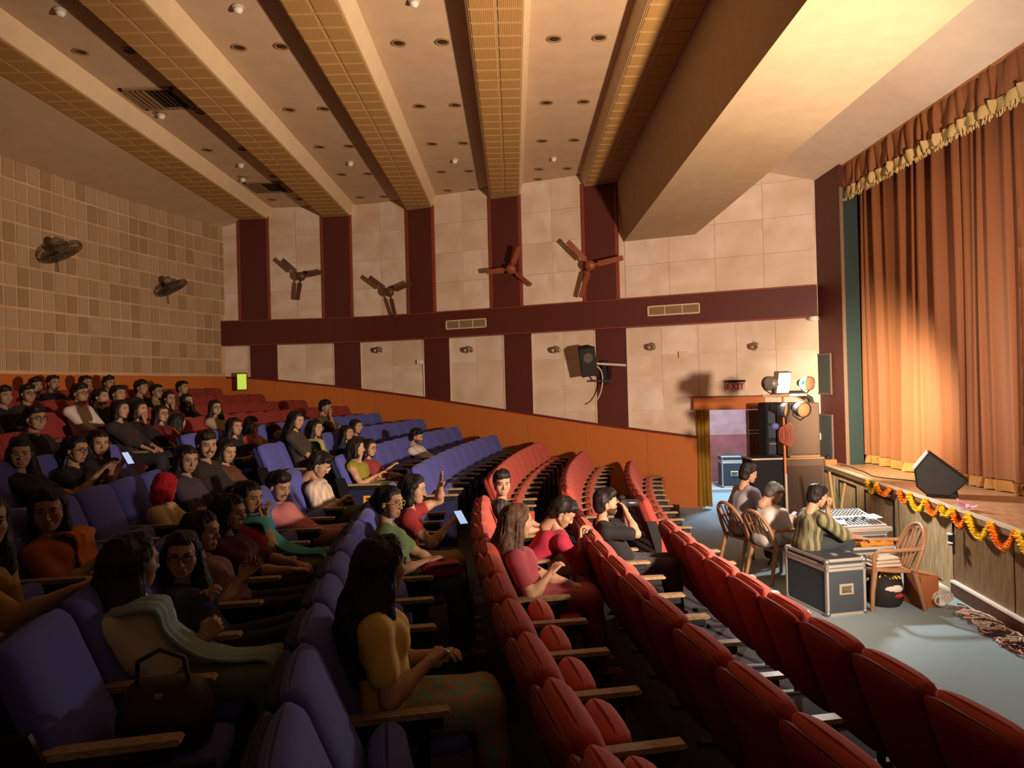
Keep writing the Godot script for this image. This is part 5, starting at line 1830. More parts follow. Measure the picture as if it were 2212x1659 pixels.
# a seated person. H: middle of the head in the seat's own axes; face: the way the face looks, same axes; up: head tilt
# o: f female, hair, tone, top, sleeve (0 bare, 1 elbow, 2 wrist), bottom, skirt, hr / hl = [x, y, z, pose, palm x, y, z], sp glasses colour, seat height, cell, beard, twist
func person(label: String, at: Vector3, turn: float, H: Vector3, face: Vector3, o: Dictionary) -> Node3D:
	var root := thing("person", label, "person", at, turn, o.get("group", ""))
	var f: bool = o.get("f", true)
	var s: float = o.get("s", 0.94 if f else 1.0)
	var seat: float = o.get("seat", 0.47)
	var cell: float = o.get("cell", 0.018)
	var lod := 0 if cell < 0.0155 and at.z > -6.6 else (2 if cell > 0.02 else 1)
	if o.has("seat"): lod = 0
	var skin := skin_mat(o.get("tone", 0.85))
	var fw := face.normalized()
	var up: Vector3 = o.get("up", Vector3.UP)
	var rt := fw.cross(up).normalized()          # the person's right
	var hb := Basis(fw, rt.cross(fw).normalized(), rt).scaled(Vector3.ONE * s)
	var P := Vector3(o.get("px", -0.24), seat + 0.10 * s, o.get("pz", 0.0))
	var tw: float = o.get("twist", 0.0)
	var N := H + hb * Vector3(-0.045, 0, 0) * 0.6 + Vector3(-0.015, -0.165 * s, 0)
	var dn := N - P
	if dn.length() < 0.40 * s:                    # the head sits low: let the hips slide
		P = N - dn.normalized() * 0.40 * s
	var C := P.lerp(N, 0.66) + Vector3(-0.015, 0, 0)
	var rz := Basis(Vector3.UP, -tw) * Vector3(0, 0, 1)
	var fx := Basis(Vector3.UP, -tw) * Vector3(1, 0, 0)
	var sw: float = (0.165 if f else 0.19) * s
	var SR := N + Vector3(0, -0.075 * s, 0) + rz * sw
	var SL := N + Vector3(0, -0.075 * s, 0) - rz * sw
	var fat: float = o.get("fat", 1.0) * s
	var torso := [
		[P - Vector3(0, 0, 0.075) * s, P + Vector3(0, 0, 0.075) * s, 0.110 * fat, 0.110 * fat],
		[P + Vector3(0, 0.02, 0.045) * s, C + rz * 0.05 * s, 0.100 * fat, 0.098 * fat],
		[P + Vector3(0, 0.02, -0.045) * s, C - rz * 0.05 * s, 0.100 * fat, 0.098 * fat],
		[C + rz * 0.06 * s, N + Vector3(0, -0.08 * s, 0) + rz * 0.075 * s, 0.098 * fat, 0.066 * s],
		[C - rz * 0.06 * s, N + Vector3(0, -0.08 * s, 0) - rz * 0.075 * s, 0.098 * fat, 0.066 * s],
		[N + Vector3(0, -0.05 * s, 0) + rz * 0.04 * s, SR, 0.052 * s, 0.054 * s],
		[N + Vector3(0, -0.05 * s, 0) - rz * 0.04 * s, SL, 0.052 * s, 0.054 * s]]
	if f:
		torso.append([C + fx * 0.070 * s + rz * 0.065 * s + Vector3(0, 0.02, 0), C + fx * 0.075 * s + rz * 0.065 * s, 0.062 * s, 0.058 * s])
		torso.append([C + fx * 0.070 * s - rz * 0.065 * s + Vector3(0, 0.02, 0), C + fx * 0.075 * s - rz * 0.065 * s, 0.062 * s, 0.058 * s])
	var neck := [[N + Vector3(0, -0.06 * s, 0), H + hb * Vector3(-0.035, -0.10, 0), 0.056 * s, 0.050 * s]]
	# arms
	var hands := [o.get("hr", [0.05, seat + 0.17, 0.09, "relaxed"]), o.get("hl", [0.07, seat + 0.16, -0.08, "relaxed"])]
	var arms := []
	var upper := []
	var fore := []
	var hand_at := []
	for k in 2:
		var q: Array = hands[k]
		var S: Vector3 = SR if k == 0 else SL
		var W := Vector3(q[0], q[1], q[2])
		var side := rz if k == 0 else -rz
		var l1 := 0.285 * s
		var l2 := 0.25 * s
		if S.distance_to(W) > (l1 + l2) * 0.99: W = S + (W - S).normalized() * (l1 + l2) * 0.99
		var pole: Vector3 = side * 0.55 + Vector3(-0.45, -0.75, 0)
		if q.size() > 7: pole = q[7]
		var E := bend(S, W, l1, l2, pole)
		upper.append([S, S.lerp(E, 0.55), 0.050 * s, 0.043 * s])
		upper.append([S.lerp(E, 0.55), E, 0.043 * s, 0.036 * s])
		fore.append([E, E.lerp(W, 0.35), 0.037 * s, 0.037 * s])
		fore.append([E.lerp(W, 0.35), W, 0.037 * s, 0.025 * s])
		arms.append([S, E, W])
		var fd := (W - E).normalized()
		if q.size() > 9: fd = q[9]
		var pn := Vector3(q[4], q[5], q[6]) if q.size() > 6 else Vector3(0, -1, 0)
		pn = (pn - fd * pn.dot(fd)).normalized()
		hand_at.append([Basis(fd, -pn, fd.cross(-pn)).scaled(Vector3.ONE * s), W, q[3]])
	# legs
	var legs := []
	var kx: float = P.x + 0.43 * s
	var shins := []
	for k in [1.0, -1.0]:
		var hip := P + Vector3(0.02, -0.02, 0.085 * k * s)
		var knee := Vector3(kx, seat + 0.075, P.z + o.get("knee", 0.10) * k)
		var foot := Vector3(kx + o.get("fx", 0.06), 0.085, P.z + 0.11 * k)
		legs.append([hip, knee, 0.085 * fat, 0.058 * s])
		shins.append([knee, knee.lerp(foot, 0.4), 0.056 * s, 0.052 * s])
		shins.append([knee.lerp(foot, 0.4), foot, 0.052 * s, 0.036 * s])
		shins.append([foot + Vector3(-0.02, -0.045, 0), foot + Vector3(0.13, -0.055, 0.01 * k), 0.034, 0.026])
	var far: bool = o.get("far", false)
	var bones := []
	bones.append_array(torso); bones.append_array(neck); bones.append_array(upper); bones.append_array(fore)
	bones.append_array(legs)
	if not far: bones.append_array(shins)
	var st := SurfaceTool.new()
	st.begin(Mesh.PRIMITIVE_TRIANGLES)
	st.append_from(plain_net(bones, cell * 1.1, 0.035, SKIN), 0, Transform3D())
	st.append_from(head_mesh(f, o.get("beard", 0), lod), 0, Transform3D(hb, H))
	for k in 2:
		st.append_from(hand_mesh(hand_at[k][2], k == 0, lod), 0, Transform3D(hand_at[k][0], hand_at[k][1]))
	obj("body", st.commit(), skin, root)
	# hair
	var style: String = o.get("hair", "long")
	var hm := obj(o.get("hairname", "hair"), hair_mesh(style, lod), cloth_mat(o.hairc) if o.has("hairc") else hair_mat(style), root)
	hm.transform = Transform3D(hb, H)
	# clothes: the same bones a little thicker
	var grow: float = o.get("loose", 0.013)
	var wear := []
	var sl: float = o.get("sleeve", 1.0)
	for b in torso: wear.append([b[0], b[1], b[2] + grow, b[3] + grow])
	for k in 2:
		var S: Vector3 = arms[k][0]
		var E: Vector3 = arms[k][1]
		var W: Vector3 = arms[k][2]
		if sl > 0.0:
			wear.append([S, S.lerp(E, minf(1.0, sl)), 0.052 * s + grow, 0.046 * s + grow * 1.3])
		if sl > 1.0:
			wear.append([E, E.lerp(W, sl - 1.0), 0.040 * s + grow, 0.030 * s + grow * 1.1])
	obj(o.get("topname", "shirt"), plain_net(wear, cell * 1.15, 0.03), o.topm if o.has("topm") else cloth_mat(o.get("top", Color(0.2, 0.2, 0.2))), root)
	wear = []
	for b in legs: wear.append([b[0], b[1], b[2] + 0.014, b[3] + 0.018])
	wear.append([torso[0][0], torso[0][1], torso[0][2] + 0.01, torso[0][3] + 0.01])
	for b in shins:
		if b[3] > 0.03: wear.append([b[0], b[1], b[2] + 0.018, b[3] + 0.022])
	if o.get("skirt", false):
		wear.append([P + Vector3(0.1, -0.03, 0), Vector3(kx, seat + 0.06, P.z), 0.09, 0.085])
		wear.append([Vector3(kx, seat + 0.06, P.z), Vector3(kx + 0.05, 0.14, P.z), 0.085, 0.10])
	obj("skirt" if o.get("skirt", false) else "trousers", plain_net(wear, cell * 1.3, 0.04), o.botm if o.has("botm") else cloth_mat(o.get("bottom", Color(0.15, 0.15, 0.18))), root)
	if o.has("sp"):
		var q := spectacles(o.sp)
		var gl := obj("spectacles", q[0], q[1], root)
		gl.transform = Transform3D(hb, H)
	if o.has("drape"):
		# a pleated length of cloth from behind one shoulder over the chest to the lap
		var d: Dictionary = o.drape
		var sd: float = d.get("side", 1.0)
		var zo := rz * sd
		var pts := [N + Vector3(-0.15, -0.24, 0) * s + zo * 0.11 * s, N + Vector3(-0.11, -0.06, 0) * s + zo * 0.115 * s, N + Vector3(-0.01, 0.0, 0) * s + zo * 0.11 * s, C + fx * 0.125 * s + Vector3(0, 0.13, 0) * s + zo * 0.09 * s, C + fx * 0.165 * s + Vector3(0, 0.01, 0) + zo * 0.07 * s, P + Vector3(0.15, 0.13, 0.06 * sd) * s, P + Vector3(0.30, 0.085, 0.05 * sd) * s, P + Vector3(0.44, 0.07, 0.05 * sd) * s]
		if d.has("fall"): pts.append(P + Vector3(0.50, -0.12, 0.05 * sd) * s)
		var smooth := []
		for q in pts.size() - 1:
			for t in 4:
				var a: Vector3 = pts[q]
				smooth.append(a.cubic_interpolate(pts[q + 1], pts[maxi(0, q - 1)], pts[mini(pts.size() - 1, q + 2)], t / 4.0))
		smooth.append(pts[-1])
		var g := G.new()
		g.grp = 1
		var rings := []
		var wd: float = d.get("w", 0.085) * s
		for q in smooth.size():
			var t: Vector3 = (smooth[mini(q + 1, smooth.size() - 1)] - smooth[maxi(q - 1, 0)]).normalized()
			var u := zo - t * zo.dot(t)
			u = u.normalized()
			var n := u.cross(t) * sd
			if n.dot(fx + Vector3(0, 0.6, 0)) < 0 and q > 8: n = -n
			if q <= 8: n = n if n.dot(Vector3(-0.3, 1, 0)) > 0 else -n
			var ring := PackedVector3Array()
			var back := PackedVector3Array()
			for k in 11:
				var e := (k - 5) / 5.0
				var c: Vector3 = smooth[q] + u * wd * e * (1.0 + 0.12 * sin(q * 0.7))
				var h := 0.012 + 0.009 * cos(e * 9.0 + q * 0.15) - 0.012 * e * e
				ring.append(c + n * h)
				back.append(c + n * (h - 0.014))
			back.reverse()
			ring.append_array(back)
			rings.append(ring)
		g.loft(rings)
		obj("draped_cloth", g, cloth_mat(d.col), root)
	root.set_meta("head", H)
	return root

func phone(label: String, p: Node3D, at: Vector3, b: Basis, lit: Color, e: float):
	var o := thing("mobile_phone", label, "phone")
	o.transform = p.transform * Transform3D(b, at)
	var g := G.new()
	g.box(Vector3.ZERO, Vector3(0.074, 0.152, 0.009), Basis(), 0.004)
	obj("body", g, M.black, o)
	g = G.new()
	g.box(Vector3(0, 0, 0.005), Vector3(0.066, 0.140, 0.001))
	obj("screen", g, glow(lit, e), o)
func photo_camera(label: String, p: Node3D, at: Vector3, b: Basis):
	var o := thing("photo_camera", label, "camera")
	o.transform = p.transform * Transform3D(b, at)
	var g := G.new()
	g.box(Vector3.ZERO, Vector3(0.075, 0.095, 0.14), Basis(), 0.014)
	g.box(Vector3(-0.005, 0.055, 0), Vector3(0.06, 0.035, 0.06), Basis(), 0.012)
	obj("body", g, M.black, o)
	g = G.new()
	g.lathe([Vector2(0.036, 0.0), Vector2(0.038, 0.05), Vector2(0.034, 0.06), Vector2(0.036, 0.11), Vector2(0.030, 0.115), Vector2(0.028, 0.10), Vector2(0.001, 0.098)], Vector3(0.035, -0.005, 0), basis_to(Vector3.RIGHT), 16)
	obj("lens", g, mat(rgb(40, 40, 42), 0.3), o)
func lanyard(p: Node3D):
	var h: Vector3 = p.get_meta("head")
	var g := G.new()
	g.tube([h + Vector3(-0.09, -0.13, 0.05), h + Vector3(0.02, -0.17, 0.09), h + Vector3(0.10, -0.27, 0.05), h + Vector3(0.125, -0.38, 0.02), h + Vector3(0.10, -0.27, -0.02), h + Vector3(0.02, -0.16, -0.06)], 0.007, 6, true, 0.5)
	obj("lanyard", g, mat(rgb(150, 34, 40), 0.7), p)
	g = G.new()
	g.box(h + Vector3(0.14, -0.43, 0.02), Vector3(0.006, 0.085, 0.055), Basis(Vector3.BACK, -0.25), 0.002)
	obj("name_card", g, M.white, p)
func stripes(a: Color, c: Color, n: int, s: float) -> StandardMaterial3D:
	var im := Image.create(64, 64, false, Image.FORMAT_RGB8)
	for x in 64:
		for y in 64:
			im.set_pixel(x, y, a if (x * n / 64) % 2 == 0 else c)
	return mat(Color.WHITE, 0.85, ImageTexture.create_from_image(im), Vector3(s, s, s))
func floral(a: Color, c: Color, f: float) -> StandardMaterial3D:
	return mat(Color.WHITE, 0.85, noise_tex(f, a, c, 2, FastNoiseLite.TYPE_CELLULAR, 256, 21), Vector3(2.5, 2.5, 2.5))

func people():
	M.hairtex = noise_tex(0.08, Color(0.55, 0.55, 0.55), Color(1, 1, 1), 3, FastNoiseLite.TYPE_SIMPLEX, 256, 12)
	var p: Node3D
	p = person("woman with very long dark hair seen from behind, cream top and pale blue green scarf", Vector3(-1.325, 0.690, -3.210), 0.175, Vector3(-0.411, 1.053, -0.072), Vector3(0.743, -0.050, -0.669), {"cell": 0.014, "hair": "long", "top": rgb(226, 214, 178), "sleeve": 0.55, "bottom": rgb(128, 140, 122), "skirt": true, "s": 1.0, "hr": [-0.111, 0.713, -0.012, "fist", 0, 0, -1, Vector3(0.25, -1, 0.15)], "hl": [-0.191, 0.553, -0.172, "relaxed"], "tone": 0.75, "drape": {"col": rgb(150, 178, 172), "side": 1.0, "fall": 1}})
	p = person("woman in round glasses and navy top looking at the viewer, hands clasped under her chin", Vector3(-1.411, 0.690, -3.730), 0.155, Vector3(-0.351, 0.968, -0.055), Vector3(0.227, -0.080, 0.974), {"cell": 0.014, "hair": "front", "top": rgb(40, 48, 86), "sleeve": 0.75, "bottom": rgb(26, 26, 30), "sp": rgb(44, 34, 30), "hr": [-0.251, 0.708, 0.045, "fist", 1, 0, 0], "hl": [-0.231, 0.718, -0.035, "grip", 1, 0, 0], "tone": 0.9})
	p = person("woman in a dusty pink top in profile, both hands raised with fingers spread", Vector3(-1.488, 0.690, -4.250), 0.136, Vector3(-0.397, 0.986, -0.054), Vector3(0.982, -0.050, 0.187), {"cell": 0.014, "hair": "bob", "top": rgb(132, 96, 88), "sleeve": 0.6, "bottom": rgb(20, 20, 22), "hr": [-0.157, 0.716, 0.036, "open", 0, 0, -1], "hl": [-0.137, 0.736, -0.064, "open", 0, 0, 1], "tone": 0.9})
	p = person("woman with long dark hair and maroon top in profile, between dusty pink and red tops", Vector3(-1.553, 0.690, -4.770), 0.116, Vector3(-0.373, 1.011, -0.043), Vector3(0.968, -0.120, 0.253), {"cell": 0.014, "hair": "long", "top": rgb(84, 34, 40), "sleeve": 1.0, "bottom": rgb(40, 30, 34), "tone": 0.85})
	p = person("woman in red with a turquoise scarf over her arm, chin resting on her hands", Vector3(-1.609, 0.690, -5.290), 0.096, Vector3(-0.378, 1.030, -0.036), Vector3(0.834, -0.120, 0.552), {"cell": 0.014, "hair": "pony", "top": rgb(146, 34, 38), "sleeve": 0.7, "bottom": rgb(188, 176, 136), "skirt": true, "hr": [-0.268, 0.880, 0.034, "fist", 1, 0, 0], "hl": [-0.258, 0.890, -0.036, "grip", 1, 0, 0], "tone": 0.95, "drape": {"col": rgb(72, 160, 150), "side": 1.0, "w": 0.12, "fall": 1}})
	p = person("young man in a pink kurta with a red lanyard, arm stretched along the seat", Vector3(-1.688, 0.690, -6.330), 0.056, Vector3(-0.427, 0.969, -0.024), Vector3(0.836, -0.300, 0.548), {"cell": 0.017, "f": false, "hair": "thick", "top": rgb(212, 132, 130), "sleeve": 1.9, "bottom": rgb(196, 140, 132), "hr": [0.033, 0.569, 0.116, "relaxed"], "hl": [-0.167, 0.489, -0.124, "relaxed"], "tone": 0.72, "beard": 1})
	lanyard(p)
	p = person("young man in a beige checked shirt and white glasses looking down at his hands", Vector3(-1.726, 0.690, -7.370), 0.017, Vector3(-0.313, 1.046, -0.005), Vector3(1.000, -0.600, 0.017), {"cell": 0.017, "f": false, "hair": "thick", "topm": stripes(rgb(196, 182, 166), rgb(170, 150, 132), 8, 5.0), "sleeve": 1.6, "bottom": rgb(96, 92, 44), "sp": rgb(232, 222, 206), "hr": [-0.073, 0.686, 0.115, "grip"], "hl": [-0.073, 0.686, -0.025, "grip"], "tone": 0.75})
	p = person("smiling woman in an orange saree leaning forward at the left", Vector3(-2.458, 0.850, -4.250), 0.136, Vector3(-0.343, 0.980, -0.047), Vector3(0.346, -0.120, 0.938), {"cell": 0.014, "hair": "bob", "top": rgb(176, 92, 60), "sleeve": 0.7, "bottom": rgb(190, 104, 50), "skirt": true, "s": 1.0, "hr": [-0.003, 0.710, 0.093, "relaxed"], "hl": [-0.043, 0.680, -0.067, "relaxed"], "tone": 0.8, "drape": {"col": rgb(206, 122, 54), "side": -1.0, "w": 0.12, "fall": 1}})
	p = person("woman in a mustard shawl cut off by the left border of the picture", Vector3(-2.295, 0.850, -3.210), 0.175, Vector3(-0.116, 1.099, -0.020), Vector3(0.707, -0.100, 0.707), {"cell": 0.014, "hair": "long", "top": rgb(170, 130, 66), "sleeve": 1.0, "bottom": rgb(176, 140, 70), "skirt": true, "s": 1.0, "tone": 0.8, "hr": [0.304, 0.799, 0.100, "relaxed"]})
	p = person("person in a cream top with a bright red headscarf turned away", Vector3(-2.624, 0.850, -5.810), 0.076, Vector3(-0.247, 0.902, -0.019), Vector3(0.332, -0.300, -0.943), {"cell": 0.014, "hair": "bob", "hairc": rgb(196, 24, 48), "hairname": "headscarf", "top": rgb(222, 204, 158), "sleeve": 1.2, "bottom": rgb(60, 90, 50), "s": 0.85, "tone": 0.7})
	p = person("woman in a dusky purple top with loose dark hair, behind the red headscarf", Vector3(-2.658, 0.850, -6.330), 0.056, Vector3(-0.270, 1.074, -0.015), Vector3(0.752, -0.220, 0.659), {"cell": 0.017, "hair": "long", "top": rgb(70, 60, 80), "sleeve": 1.0, "bottom": rgb(28, 26, 30), "tone": 0.8})
	p = person("man with thick dark hair and dark shirt sitting between two dark-haired neighbours in row six", Vector3(-2.683, 0.850, -6.850), 0.037, Vector3(-0.295, 1.160, -0.011), Vector3(0.681, -0.150, 0.732), {"cell": 0.017, "f": false, "hair": "thick", "top": rgb(44, 36, 34), "tone": 0.75, "beard": 1})
	p = person("woman in a brown top with her head bowed, at the aisle end of row six", Vector3(-2.696, 0.850, -7.370), 0.017, Vector3(-0.302, 1.055, -0.005), Vector3(0.858, -0.300, 0.514), {"cell": 0.017, "hair": "long", "top": rgb(92, 58, 40), "tone": 0.8})
	p = person("woman with long hair and pale glasses in a dark top near the left border", Vector3(-3.594, 1.010, -5.810), 0.076, Vector3(-0.458, 1.038, -0.035), Vector3(0.509, -0.050, 0.861), {"cell": 0.014, "hair": "front", "top": rgb(30, 26, 34), "sp": rgb(206, 200, 190), "tone": 0.95})
	p = person("woman in black with dark glasses in profile, forearms on the seat in front", Vector3(-3.628, 1.010, -6.330), 0.056, Vector3(-0.290, 1.026, -0.016), Vector3(0.965, -0.120, 0.263), {"cell": 0.017, "hair": "pony", "top": rgb(30, 28, 34), "sleeve": 0.6, "sp": rgb(34, 28, 26), "hr": [-0.030, 0.826, 0.124, "relaxed"], "hl": [0.010, 0.846, -0.016, "relaxed"], "tone": 0.95})
	p = person("woman with long hair holding a lit phone over the blue seat back", Vector3(-3.653, 1.010, -6.850), 0.037, Vector3(-0.367, 1.049, -0.013), Vector3(0.765, -0.180, 0.644), {"cell": 0.017, "hair": "long", "top": rgb(44, 32, 34), "sleeve": 0.8, "hr": [-0.127, 0.849, 0.047, "grip"], "hl": [-0.227, 0.809, -0.013, "relaxed"], "tone": 0.9})
	phone("phone with a lit white screen held up by the long-haired woman in row seven", p, p.get_meta("head") + Vector3(0.30, -0.15, 0.06), Basis(Vector3.UP, 1.1) * Basis(Vector3.RIGHT, -0.7), Color(0.8, 0.85, 1.0), 0.7)
	p = person("man in glasses and black shirt in the dark red rows, alone before a group", Vector3(-4.636, 1.170, -7.370), 0.017, Vector3(-0.342, 1.123, -0.006), Vector3(0.921, -0.050, 0.390), {"cell": 0.017, "f": false, "hair": "thick", "top": rgb(26, 24, 30), "sp": rgb(30, 26, 26), "tone": 0.75})
	p = person("woman in dark clothes with long hair, left of the orange top", Vector3(-3.602, 1.010, -9.680), -0.072, Vector3(-0.213, 1.040, 0.015), Vector3(0.900, -0.100, 0.436), {"cell": 0.024, "far": true, "hair": "long", "top": rgb(34, 28, 30), "tone": 0.8})
	p = person("woman in an orange top resting her face on her hand", Vector3(-3.529, 1.010, -10.512), -0.104, Vector3(-0.359, 1.022, 0.037), Vector3(0.945, -0.300, 0.326), {"cell": 0.024, "far": true, "hair": "bob", "top": rgb(190, 96, 50), "sleeve": 0.6, "tone": 0.9, "hr": [-0.259, 0.902, 0.117, "relaxed", 1, 0, 0]})
	p = person("woman with long dark hair bent forward, right of the orange top", Vector3(-3.442, 1.010, -11.240), -0.132, Vector3(-0.357, 0.863, 0.047), Vector3(0.976, -0.450, 0.216), {"cell": 0.024, "far": true, "hair": "long", "top": rgb(48, 40, 42), "tone": 0.85, "hr": [-0.157, 0.663, 0.147, "relaxed"]})
	p = person("boy with thick hair in a camouflage shirt, hand to his mouth, near the wall", Vector3(-3.084, 1.010, -13.320), -0.209, Vector3(-0.452, 1.191, 0.096), Vector3(0.999, -0.200, 0.053), {"cell": 0.024, "far": true, "f": false, "hair": "thick", "top": rgb(84, 80, 60), "sleeve": 0.7, "tone": 0.75, "hr": [-0.332, 1.061, 0.146, "fist", 1, 0, 0]})
	p = person("woman with long hair in a patterned grey top looking down", Vector3(-2.632, 0.850, -9.680), -0.072, Vector3(-0.341, 1.266, 0.025), Vector3(0.934, -0.250, 0.356), {"cell": 0.024, "far": true, "hair": "long", "top": rgb(70, 58, 50), "tone": 0.9})
	p = person("woman in a bright green blouse and yellow scarf with glasses", Vector3(-2.589, 0.850, -10.200), -0.092, Vector3(-0.273, 1.119, 0.025), Vector3(0.967, -0.080, 0.254), {"cell": 0.024, "far": true, "hair": "front", "top": rgb(40, 140, 100), "sleeve": 0.7, "bottom": rgb(190, 180, 100), "sp": rgb(210, 200, 190), "tone": 0.9, "drape": {"col": rgb(186, 172, 100), "side": 1.0, "fall": 1}})
	p = person("woman with curly long hair and glasses, nearer of a pair behind the bare-armed woman", Vector3(-2.472, 0.850, -11.240), -0.132, Vector3(-0.184, 0.978, 0.024), Vector3(0.937, -0.100, 0.350), {"cell": 0.024, "far": true, "hair": "front", "top": rgb(34, 50, 72), "sp": rgb(200, 190, 180), "tone": 0.9})
	p = person("woman with glasses, farther of the pair behind the bare-armed woman", Vector3(-2.349, 0.850, -12.072), -0.163, Vector3(-0.341, 1.035, 0.056), Vector3(0.947, -0.100, 0.320), {"cell": 0.024, "far": true, "hair": "bob", "top": rgb(60, 40, 46), "sp": rgb(206, 196, 186), "tone": 0.9})
	p = person("bare-armed woman in a yellow green sleeveless dress, cheek on her hand", Vector3(-1.694, 0.690, -9.160), -0.052, Vector3(-0.357, 1.068, 0.019), Vector3(0.982, -0.050, -0.191), {"cell": 0.024, "far": true, "hair": "bob", "top": rgb(150, 140, 50), "sleeve": 0.0, "bottom": rgb(112, 110, 60), "skirt": true, "tone": 1.0, "hr": [-0.077, 0.728, 0.119, "relaxed"], "hl": [-0.297, 0.968, 0.039, "relaxed", -1, 0, 0]})
	p = person("girl in glasses and a red top beside the sleeveless woman", Vector3(-1.662, 0.690, -9.680), -0.072, Vector3(-0.329, 1.022, 0.024), Vector3(0.934, -0.100, 0.356), {"cell": 0.024, "far": true, "hair": "bob", "top": rgb(150, 60, 60), "sp": rgb(60, 46, 40), "tone": 1.0, "hr": [-0.029, 0.762, 0.124, "relaxed"]})
	p = person("bearded man in a white patterned shirt sitting alone in the blue seats", Vector3(-1.344, 0.690, -12.280), -0.171, Vector3(-0.355, 0.989, 0.061), Vector3(1.000, -0.300, 0.004), {"cell": 0.024, "far": true, "f": false, "hair": "thick", "top": rgb(216, 210, 206), "sleeve": 1.7, "bottom": rgb(70, 66, 80), "beard": 2, "tone": 0.9})
	p = person("man in a dark shirt at the left border, back rows", Vector3(-6.526, 1.490, -9.472), -0.064, Vector3(-0.280, 1.058, 0.018), Vector3(0.932, -0.060, 0.364), {"cell": 0.024, "far": true, "f": false, "hair": "thick", "top": rgb(30, 26, 30), "sleeve": 1.6, "tone": 0.72})
	p = person("man in glasses and dark jacket at the left, back rows", Vector3(-6.483, 1.490, -10.044), -0.086, Vector3(-0.397, 1.085, 0.034), Vector3(0.920, -0.060, 0.392), {"cell": 0.024, "far": true, "f": false, "hair": "thick", "top": rgb(50, 40, 40), "sleeve": 1.6, "tone": 0.72, "sp": rgb(40, 34, 30)})
	p = person("man with parted hair in the last row at the left", Vector3(-7.322, 1.650, -11.240), -0.132, Vector3(-0.249, 1.055, 0.033), Vector3(0.924, -0.060, 0.382), {"cell": 0.024, "far": true, "f": false, "hair": "thick", "top": rgb(30, 28, 34), "sleeve": 1.6, "tone": 0.72})
	p = person("man in black against the orange dado, fourth head from the left", Vector3(-7.248, 1.650, -11.760), -0.151, Vector3(-0.378, 1.103, 0.058), Vector3(0.944, -0.060, 0.331), {"cell": 0.024, "far": true, "f": false, "hair": "short", "top": rgb(22, 20, 24), "sleeve": 1.6, "tone": 0.72})
	p = person("man in the last row behind the white-shirted man", Vector3(-7.164, 1.650, -12.280), -0.171, Vector3(-0.238, 1.099, 0.041), Vector3(0.965, -0.060, 0.263), {"cell": 0.024, "far": true, "f": false, "hair": "short", "top": rgb(40, 30, 34), "sleeve": 1.6, "tone": 0.72})
	p = person("man with dark hair in the last row, beside the orange dado", Vector3(-7.049, 1.650, -12.904), -0.194, Vector3(-0.306, 1.101, 0.060), Vector3(0.957, -0.060, 0.291), {"cell": 0.024, "far": true, "f": false, "hair": "thick", "top": rgb(34, 28, 30), "sleeve": 1.6, "tone": 0.72})
	p = person("man in a white shirt and glasses leaning forward in the back rows", Vector3(-5.549, 1.330, -9.576), -0.068, Vector3(-0.304, 1.229, 0.021), Vector3(0.970, -0.060, 0.243), {"cell": 0.024, "far": true, "f": false, "hair": "thick", "top": rgb(220, 212, 202), "sleeve": 1.6, "tone": 0.72, "sp": rgb(40, 34, 30)})
	p = person("woman with tied-back hair and black top behind the magenta clothes", Vector3(-5.513, 1.330, -10.044), -0.086, Vector3(-0.331, 1.172, 0.029), Vector3(0.992, -0.060, 0.123), {"cell": 0.024, "far": true, "f": true, "hair": "pony", "top": rgb(24, 20, 26), "sleeve": 1.6, "tone": 0.85})
	p = person("man with short hair in dark clothes, right of the tied-back hair", Vector3(-5.474, 1.330, -10.460), -0.102, Vector3(-0.358, 1.206, 0.037), Vector3(0.970, -0.060, 0.245), {"cell": 0.024, "far": true, "f": false, "hair": "short", "top": rgb(36, 28, 30), "sleeve": 1.6, "tone": 0.72})
	p = person("man with tousled hair turned to his neighbour, back rows", Vector3(-6.194, 1.490, -12.280), -0.171, Vector3(-0.247, 1.154, 0.043), Vector3(0.999, -0.060, 0.039), {"cell": 0.024, "far": true, "f": false, "hair": "thick", "top": rgb(40, 30, 30), "sleeve": 1.6, "tone": 0.72})
	p = person("man with dark-rimmed glasses and pale collar in the back rows", Vector3(-6.099, 1.490, -12.800), -0.190, Vector3(-0.338, 1.086, 0.065), Vector3(0.987, -0.060, 0.158), {"cell": 0.024, "far": true, "f": false, "hair": "short", "top": rgb(150, 126, 98), "sleeve": 1.6, "tone": 0.72, "sp": rgb(40, 34, 30)})
	p = person("man sitting apart at the right of the back rows in a grey shirt", Vector3(-5.994, 1.490, -13.320), -0.209, Vector3(-0.217, 1.146, 0.046), Vector3(0.990, -0.060, 0.139), {"cell": 0.024, "far": true, "f": false, "hair": "short", "top": rgb(70, 60, 54), "sleeve": 1.6, "tone": 0.72})
	p = person("woman in profile with shoulder-length hair, left of the orange folder", Vector3(-4.612, 1.170, -9.004), -0.046, Vector3(-0.384, 1.166, 0.018), Vector3(0.992, -0.060, 0.128), {"cell": 0.024, "far": true, "f": true, "hair": "bob", "top": rgb(50, 40, 40), "sleeve": 1.6, "tone": 0.85})
	p = person("woman with dark hair, hand at her chin, above the orange folder", Vector3(-4.590, 1.170, -9.420), -0.062, Vector3(-0.385, 1.152, 0.024), Vector3(0.980, -0.060, 0.198), {"cell": 0.024, "far": true, "f": true, "hair": "bob", "top": rgb(34, 26, 30), "sleeve": 1.6, "tone": 0.85, "hr": [-0.285, 1.012, 0.084, "fist", 1, 0, 0]})
	p = person("woman in glasses and red dress looking left of the stage", Vector3(-4.556, 1.170, -9.888), -0.080, Vector3(-0.363, 1.077, 0.029), Vector3(0.937, -0.060, 0.349), {"cell": 0.024, "far": true, "f": true, "hair": "long", "top": rgb(110, 30, 36), "sleeve": 1.6, "tone": 0.85, "sp": rgb(40, 34, 30)})
